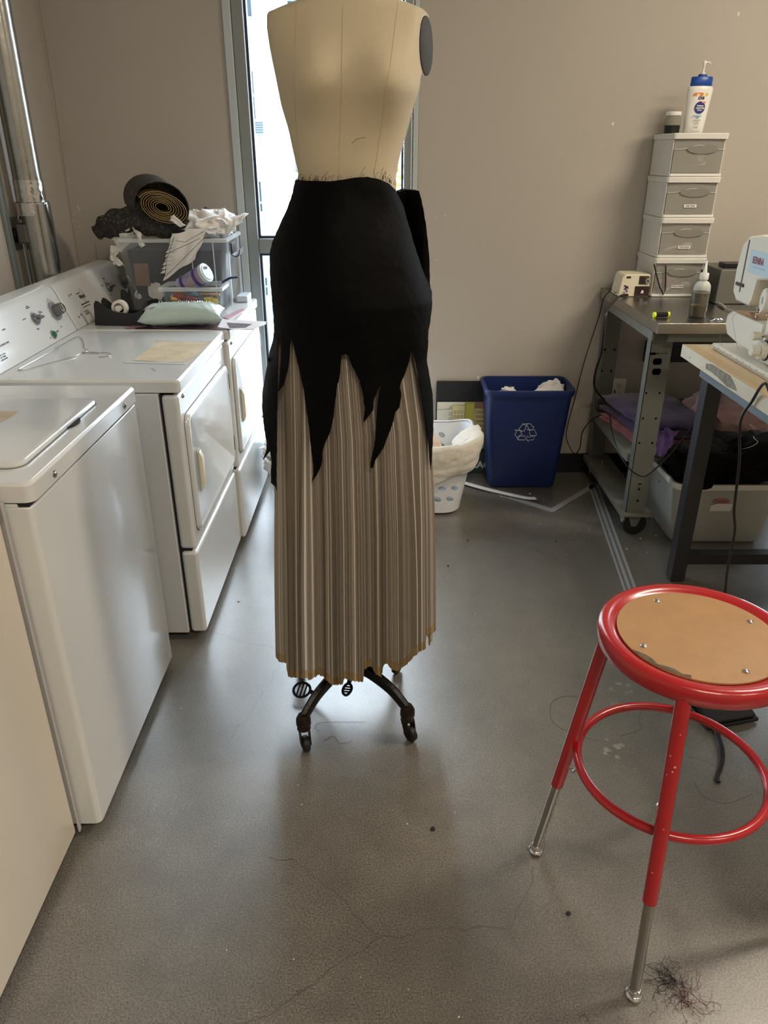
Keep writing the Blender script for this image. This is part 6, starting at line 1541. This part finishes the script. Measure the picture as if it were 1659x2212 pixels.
bm = B(); box(bm, (1.1735, WY0+.065, .075), (WX_1-.1105, WY0+.11, .120)); obj('stretcher', bm, DARKSTEEL, t, .002)

# ------------------------------------------------------------------ sewing machine
SM = mat('machine_cream', 'E2DECF', .32, 0, .03, 60, coat=.2)
SBL = mat('machine_pale_blue', 'B9D3DE', .35)
XM = 1.172
t = thing('sewing_machine', (1.24, 2.35, WZt), 'cream sewing machine with pale blue panels standing on the wooden bench', 'sewing machine')
def yzp(bm, pts, x0, x1): prism(bm, pts, basis((x0, 0, 0), (0, 1, 0), (0, 0, 1)), x1-x0)
zb = WZt+.001
bm = B(); yzp(bm, [(2.610, zb), (2.000, zb), (2.000, zb+.022), (2.603, zb+.020), (2.612, zb+.012)], 1.138, 1.345); obj('base_plate', bm, SM, t, .004)
bm = B()
for k in range(56): box(bm, (1.1372, 2.595-k*.0095, zb+.004), (1.1378, 2.594-k*.0095, zb+.016 if k % 5 == 0 else zb+.011))
obj('scale_marks', bm, INK, t)
bm = B(); yzp(bm, [(2.338, 1.025), (2.338, 1.035), (2.57, 1.035), (2.600, 1.020), (2.603, .985), (2.575, .955), (2.50, .945), (2.338, .938)][::-1], XM-.005, XM+.095); obj('free_arm', bm, SM, t, .007, seg=3)
bm = B(); box(bm, (XM+.004, 2.415, 1.0353), (XM+.088, 2.568, 1.0366)); obj('needle_plate', bm, mat('rose_steel', 'B08A70', .25, .9), t)
bm = B(); yzp(bm, [(2.572, 1.068), (2.606, 1.092), (2.612, 1.165), (2.597, 1.245), (2.560, 1.272), (2.48, 1.284), (2.02, 1.292), (2.000, 1.275), (2.000, .924), (2.337, .924), (2.337, 1.120), (2.352, 1.150), (2.380, 1.163), (2.448, 1.150), (2.456, 1.090), (2.475, 1.066)][::-1], XM, XM+.165); obj('body', bm, SM, t, .010, seg=4)
bm = B(); yzp(bm, [(2.455, 1.148), (2.38, 1.162), (2.352, 1.148), (2.338, 1.12), (2.338, 1.07), (2.36, 1.075), (2.44, 1.078), (2.454, 1.092)], XM+.06, XM+.12); obj('arm_inner_panel', bm, mat('machine_beige', 'C2AE8F', .4), t)  # beige panel inside the arch below the arm
bm = B(); box(bm, (XM-.0012, 2.285, 1.168), (XM-.0002, 2.522, 1.236)); obj('blue_panel', bm, SBL, t, .0004)
bm = B(); box(bm, (XM-.0012, 2.045, .945), (XM-.0002, 2.300, 1.150)); obj('blue_panel', bm, SBL, t, .0004)
Ms = lambda y, z: basis((XM-.0016, y, z), (0, -1, 0), (0, 0, 1))
text('BERNINA', .030, Ms(2.462, 1.207), mat('maroon_print', '8A1E3C', .4), t, name='logo', bold=.0004, sx=.62)
text('1008', .022, Ms(2.368, 1.200), mat('pale_print', '9FB4BE', .5), t, name='model_number', sx=.7)
bm = B(); box(bm, (XM-.0016, 2.405, 1.186), (XM-.0013, 2.490, 1.189)); obj('printed_line', bm, mat('pale_print', '9FB4BE', .5), t)
text('bernette', .016, basis((XM-.0016, 2.292, 1.02), (0, 0, 1), (0, 1, 0)), MATS['pale_print'], t) if False else None
bm = B(); box(bm, (XM-.0018, 2.548, 1.100), (XM-.0002, 2.553, 1.262)); obj('thread_slot', bm, mat('slot_grey', '55524C', .5), t)
bm = B(); box(bm, (XM-.0035, 2.528, 1.118), (XM-.0002, 2.585, 1.128)); obj('slot_guide', bm, DARKSTEEL, t)
bm = B(); box(bm, (XM+.04, 2.425, 1.2845), (XM+.055, 2.455, 1.300)); obj('top_stud', bm, BLACKP, t, .002)
bm = B(); box(bm, (XM+.012, 2.05, 1.2915), (XM+.15, 2.40, 1.2935)); obj('top_cover', bm, SM, t, .0005)
nx_ = XM+.045
bm = B(); cyl(bm, (nx_, 2.500, 1.040), (nx_, 2.500, 1.085), .0012, seg=8); cyl(bm, (nx_, 2.500, 1.058), (nx_, 2.500, 1.085), .0045, seg=12); cyl(bm, (nx_-.012, 2.500, 1.062), (nx_, 2.500, 1.062), .003, seg=10)
obj('needle_bar', bm, CHROME, t)
bm = B(); cyl(bm, (nx_+.004, 2.480, 1.046), (nx_+.004, 2.480, 1.09), .004, seg=12); tube(bm, catmull([(nx_+.004, 2.480, 1.05), (nx_, 2.500, 1.043), (nx_-.002, 2.530, 1.040)], 5), .003, 6); box(bm, (nx_-.008, 2.49, 1.0368), (nx_+.008, 2.53, 1.0395)); cyl(bm, (nx_-.014, 2.470, 1.060), (nx_+.002, 2.470, 1.060), .005, seg=12)
obj('presser_foot', bm, CHROME, t)
bm = B(); tube(bm, catmull([(nx_, 2.43, 1.045), (nx_-.012, 2.405, 1.052), (nx_, 2.39, 1.075), (nx_, 2.41, 1.095)], 6), .002, 6); obj('threader_wire', bm, WHITEP, t)
c = Vector((XM, 2.335, 1.110))
bm = B(); n = 36; rings = []
for a, dx_ in ((1, -.0005), (1, -.020), (.9, -.024), (.3, -.0245)):
    rings.append([c+Vector((dx_, math.cos(2*PI*i/n)*.021*a, math.sin(2*PI*i/n)*.036*a)) for i in range(n)])
loft(bm, rings); k1 = obj('stitch_width_dial', bm, SM, t); bm = B(); box(bm, (c.x-.0262, c.y-.0012, c.z-.010), (c.x-.0247, c.y+.0012, c.z+.010)); obj('dial_mark', bm, mat('pale_print', '9FB4BE', .5), k1)
c = Vector((XM, 2.322, 1.005)); bm = B(); cyl(bm, c-Vector((.0005, 0, 0)), c-Vector((.014, 0, 0)), .005, seg=12); k1 = obj('lever_shaft', bm, CHROME, t); bm = B(); cyl(bm, c-Vector((.0145, 0, 0)), c-Vector((.040, 0, 0)), .012, .014, 20); obj('lever_knob', bm, CREAMP, k1, .002)
c = Vector((XM, 2.300, .965)); bm = B(); cyl(bm, c-Vector((.0005, 0, 0)), c-Vector((.004, 0, 0)), .031, seg=36); k1 = obj('dial_collar', bm, INK, t)
bm = B(); cyl(bm, c-Vector((.0042, 0, 0)), c-Vector((.022, 0, 0)), .028, .026, 36); cyl(bm, c-Vector((.0222, 0, 0)), c-Vector((.046, 0, 0)), .019, .016, 36); obj('stitch_length_dial', bm, SM, k1, .0015)
bm = B(); box(bm, (XM-.0016, 2.262, 1.03), (XM-.0013, 2.266, 1.075)); cyl(bm, (XM-.0013, 2.36, .96), (XM-.0018, 2.36, .96), .002, seg=8); obj('printed_mark', bm, INK, t)
bm = B(); tube(bm, catmull([(nx_, 2.50, 1.085), (nx_-.03, 2.535, 1.06), (XM-.02, 2.585, 1.00), (XM-.024, 2.57, .93), (XM-.02, 2.55, .925)], 6), .0005, 4); tube(bm, catmull([(nx_, 2.50, 1.05), (XM-.012, 2.53, 1.03), (XM-.018, 2.49, .98), (XM-.01, 2.46, .93)], 6), .0005, 4)
obj('thread', bm, mat('tan_thread', '8A7A62', .8), t)

# foot pedal and its cord
t = thing('foot_pedal', (1.0, 1.76, 0), 'black sewing machine foot pedal on the floor behind the red stool', 'pedal')
Mp = Matrix.Translation((1.005, 1.765, 0)) @ Matrix.Rotation(rad(14), 4, 'Z')
bm = B(); box(bm, (-.085, -.055, .004), (.085, .055, .018), Mp); obj('base', bm, BLACKP, t, .004)
bm = B(); loft(bm, [[Mp @ Vector(p) for p in ((-.075, -.050, .0185), (.075, -.050, .0185), (.075, -.050, .030), (-.075, -.050, .030))], [Mp @ Vector(p) for p in ((-.075, .050, .0185), (.075, .050, .0185), (.075, .050, .052), (-.075, .050, .052))]]); obj('treadle', bm, mat('black_ribbed', '171717', .6, 0, .5, 150), t, .004)
bm = B()
for k in range(4): cyl(bm, Mp @ Vector((-.07 if k % 2 else .07, -.04 if k < 2 else .04, .0005)), Mp @ Vector((-.07 if k % 2 else .07, -.04 if k < 2 else .04, .004)), .008, seg=10)
obj('rubber_foot', bm, RUBBER, t)
bm = B()
P_ = [at(1659+20, 812, x=1.10)]+[at(1652, 828, x=1.045), at(1625, 866, y=2.08), at(1600, 910, y=2.10), at(1597, 1000, y=2.10), at(1586, 1100, y=2.10), at(1587, 1150, y=2.08), at(1570, 1240, y=2.05), at(1558, 1400, y=1.98), at(1556, 1500, y=1.90), Vector((.985, 1.80, .062))]
P_[0] = Vector((1.11, 1.96, .906)); P_.insert(1, Vector((1.062, 1.985, .908)))
tube(bm, catmull(P_, 8), .0042, 8); o = obj('machine_cord', bm, CORD); tag(o, 'black cord dropping from the wooden bench edge down to the foot pedal', 'cord')
bm = B()
for off in (0, .010):
    tube(bm, catmull([Vector((.955+off, 1.700, .018)), at(1548+off*500, 1590, z=.012), at(1556+off*600, 1620, z=.01), at(1556+off*500, 1650, z=.007), at(1547+off*300, 1682, z=.006), at(1552+off*300, 1690, z=.006)], 6), .0045, 7)
o = obj('pedal_cord', bm, CORD); tag(o, 'doubled end of black pedal cord curling on the floor below the foot pedal', 'cord')

# ------------------------------------------------------------------ red stool
SC = Vector((.592, 1.182, 0)); SZ = .697; SRD = .184
t = thing('stool', (SC.x, SC.y, 0), 'red metal shop stool with a round hardboard seat and chrome leg extensions', 'stool')
bm = B(); lathe(bm, [(.150, -.038), (.176, -.038), (.181, -.033), (.1835, -.014), (.1815, -.004), (.175, .001), (.166, .0015), (.155, -.003), (.150, -.0075), (.02, -.0080), (.02, -.010), (.148, -.0105), (.150, -.02)], (SC.x, SC.y, SZ), 96); obj('seat_pan', bm, RED, t, angle=60)
HB = mat('hardboard', 'A37C50', .5, 0, .3, 250, .07, 24)
# darker worn patch near the edge and mottling
bm = B(); lathe(bm, [(.005, -.0070), (.1475, -.0070), (.1480, -.0055), (.1475, -.0035), (.005, -.0033)], (SC.x, SC.y, SZ), 96); seat = obj('hardboard_seat', bm, HB, t, label='brown hardboard disc')
for a in (15, 105, 195, 285):
    x, y = SC.x+math.cos(rad(a+4))*.122, SC.y+math.sin(rad(a+4))*.122; bm = B(); lathe(bm, [(.0065, .0), (.0060, .0018), (.003, .0034), (.001, .0036)], (x, y, SZ-.0033), 18); obj('rivet', bm, CHROME, seat)
bm = B(); p0_ = [(math.cos(rad(a))*r, math.sin(rad(a))*r) for a, r in [(200+5*k, .1470) for k in range(10)]+[(245-6*k, .138+.004*math.sin(k*2)) for k in range(8)]]
prism(bm, p0_, Matrix.Translation((SC.x, SC.y, SZ-.0033)), .0003); obj('worn_stain', bm, mat('worn_stain', '5C4C3A', .7, 0, 0, 0, .3, 80), seat)
fts = [Vector((.363, 1.278, 0)), Vector((.495, .935, 0)), Vector((.711, 1.409, 0)), Vector((.855, 1.062, 0))]
lz_ = SZ-.030
tops_ = [at(1314, 1368, z=lz_), at(1478, 1506, z=lz_), at(1520, 1314, z=lz_)]; tops_.append(SC*2-Vector((tops_[0].x, tops_[0].y, -lz_)))
ring_z = .365
for f_, top in zip(fts, tops_):
    d = f_-SC; d.z = 0; bot = f_+Vector((0, 0, .018))
    ax_ = (top-bot).normalized(); L_ = (top-bot).length
    bm = B(); cyl(bm, bot+ax_*(L_*.335), top, .0138, seg=24); lg = obj('leg', bm, RED, t, label='red tube leg')
    bm = B(); cyl(bm, bot, bot+ax_*(L_*.37), .0105, seg=20)
    obj('leg_extension', bm, mat('zinc_tube', 'A9A8A2', .25, 1.0), lg)
    sdv = Vector((0, 0, 1)).cross(ax_).normalized(); nrm = (Vector((-d.x, -d.y, 0)).normalized())
    bm = B(); sq = [(-.010, -.004), (.010, -.004), (.010, .004), (-.010, .004)]
    for k in range(7):
        q = bot+ax_*(L_*(.06+.03*k)); cyl(bm, q+nrm*.0095, q+nrm*.012, .0032, .0026, 8)
    obj('adjusting_notch', bm, mat('zinc_tube', 'A9A8A2', .25, 1.0), lg)
    bm = B(); lathe(bm, [(.011, .004), (.0160, .0055), (.0170, .009), (.0150, .013), (.0120, .0145), (.0120, .0165), (.0140, .018), (.0140, .022), (.0118, .027)], (f_.x, f_.y, .0), 24); obj('glide', bm, CHROME, lg)
    bm = B(); lathe(bm, [(.011, .0003), (.0125, .0018), (.011, .0038)], (f_.x, f_.y, .0), 20); obj('glide_pad', bm, RUBBER, lg)
    q = bot+ax_*(L_*.42)
    bm = B(); cyl(bm, q+nrm*.0135, q+nrm*.024, .004, seg=10); cyl(bm, q+nrm*.024-sdv*.007, q+nrm*.024+sdv*.007, .0035, seg=8); obj('wing_screw', bm, CHROME, lg)
rr_ = 0
qz = (ring_z-.018)/(SZ-.040-.018)
rr_ = sum(((f_.lerp(Vector((tp_.x, tp_.y, 0)), qz)-SC).length) for f_, tp_ in zip(fts, tops_))/4-.020
bm = B(); n = 96; tube(bm, [(SC.x+math.cos(2*PI*i/n)*rr_, SC.y+math.sin(2*PI*i/n)*rr_, ring_z) for i in range(n)], .0095, 12, closed=True); obj('foot_ring', bm, RED, t)
bm = B()   # chips in the red paint of the nearest leg
f_ = fts[1]; d = f_-SC; top = tops_[1]; bot = f_+Vector((0, 0, .018)); ax_ = (top-bot).normalized(); vn = (Vector((0, 0, H))-bot); vn = (vn-ax_*vn.dot(ax_)).normalized()
for fq, s, r_ in ((.80, .3, .0022), (.785, .1, .0016), (.83, -.5, .0015), (.60, .2, .0012), (.45, -.3, .0014), (.90, .3, .0012), (.77, -.6, .0012)):
    q = bot+ax_*((top-bot).length*fq); dr_ = (vn+ax_.cross(vn)*s).normalized(); cyl(bm, q+dr_*.0136, q+dr_*.0140, r_, seg=7)
o = obj('paint_chip', bm, mat('chip_pink', 'C9A39A', .6), t)
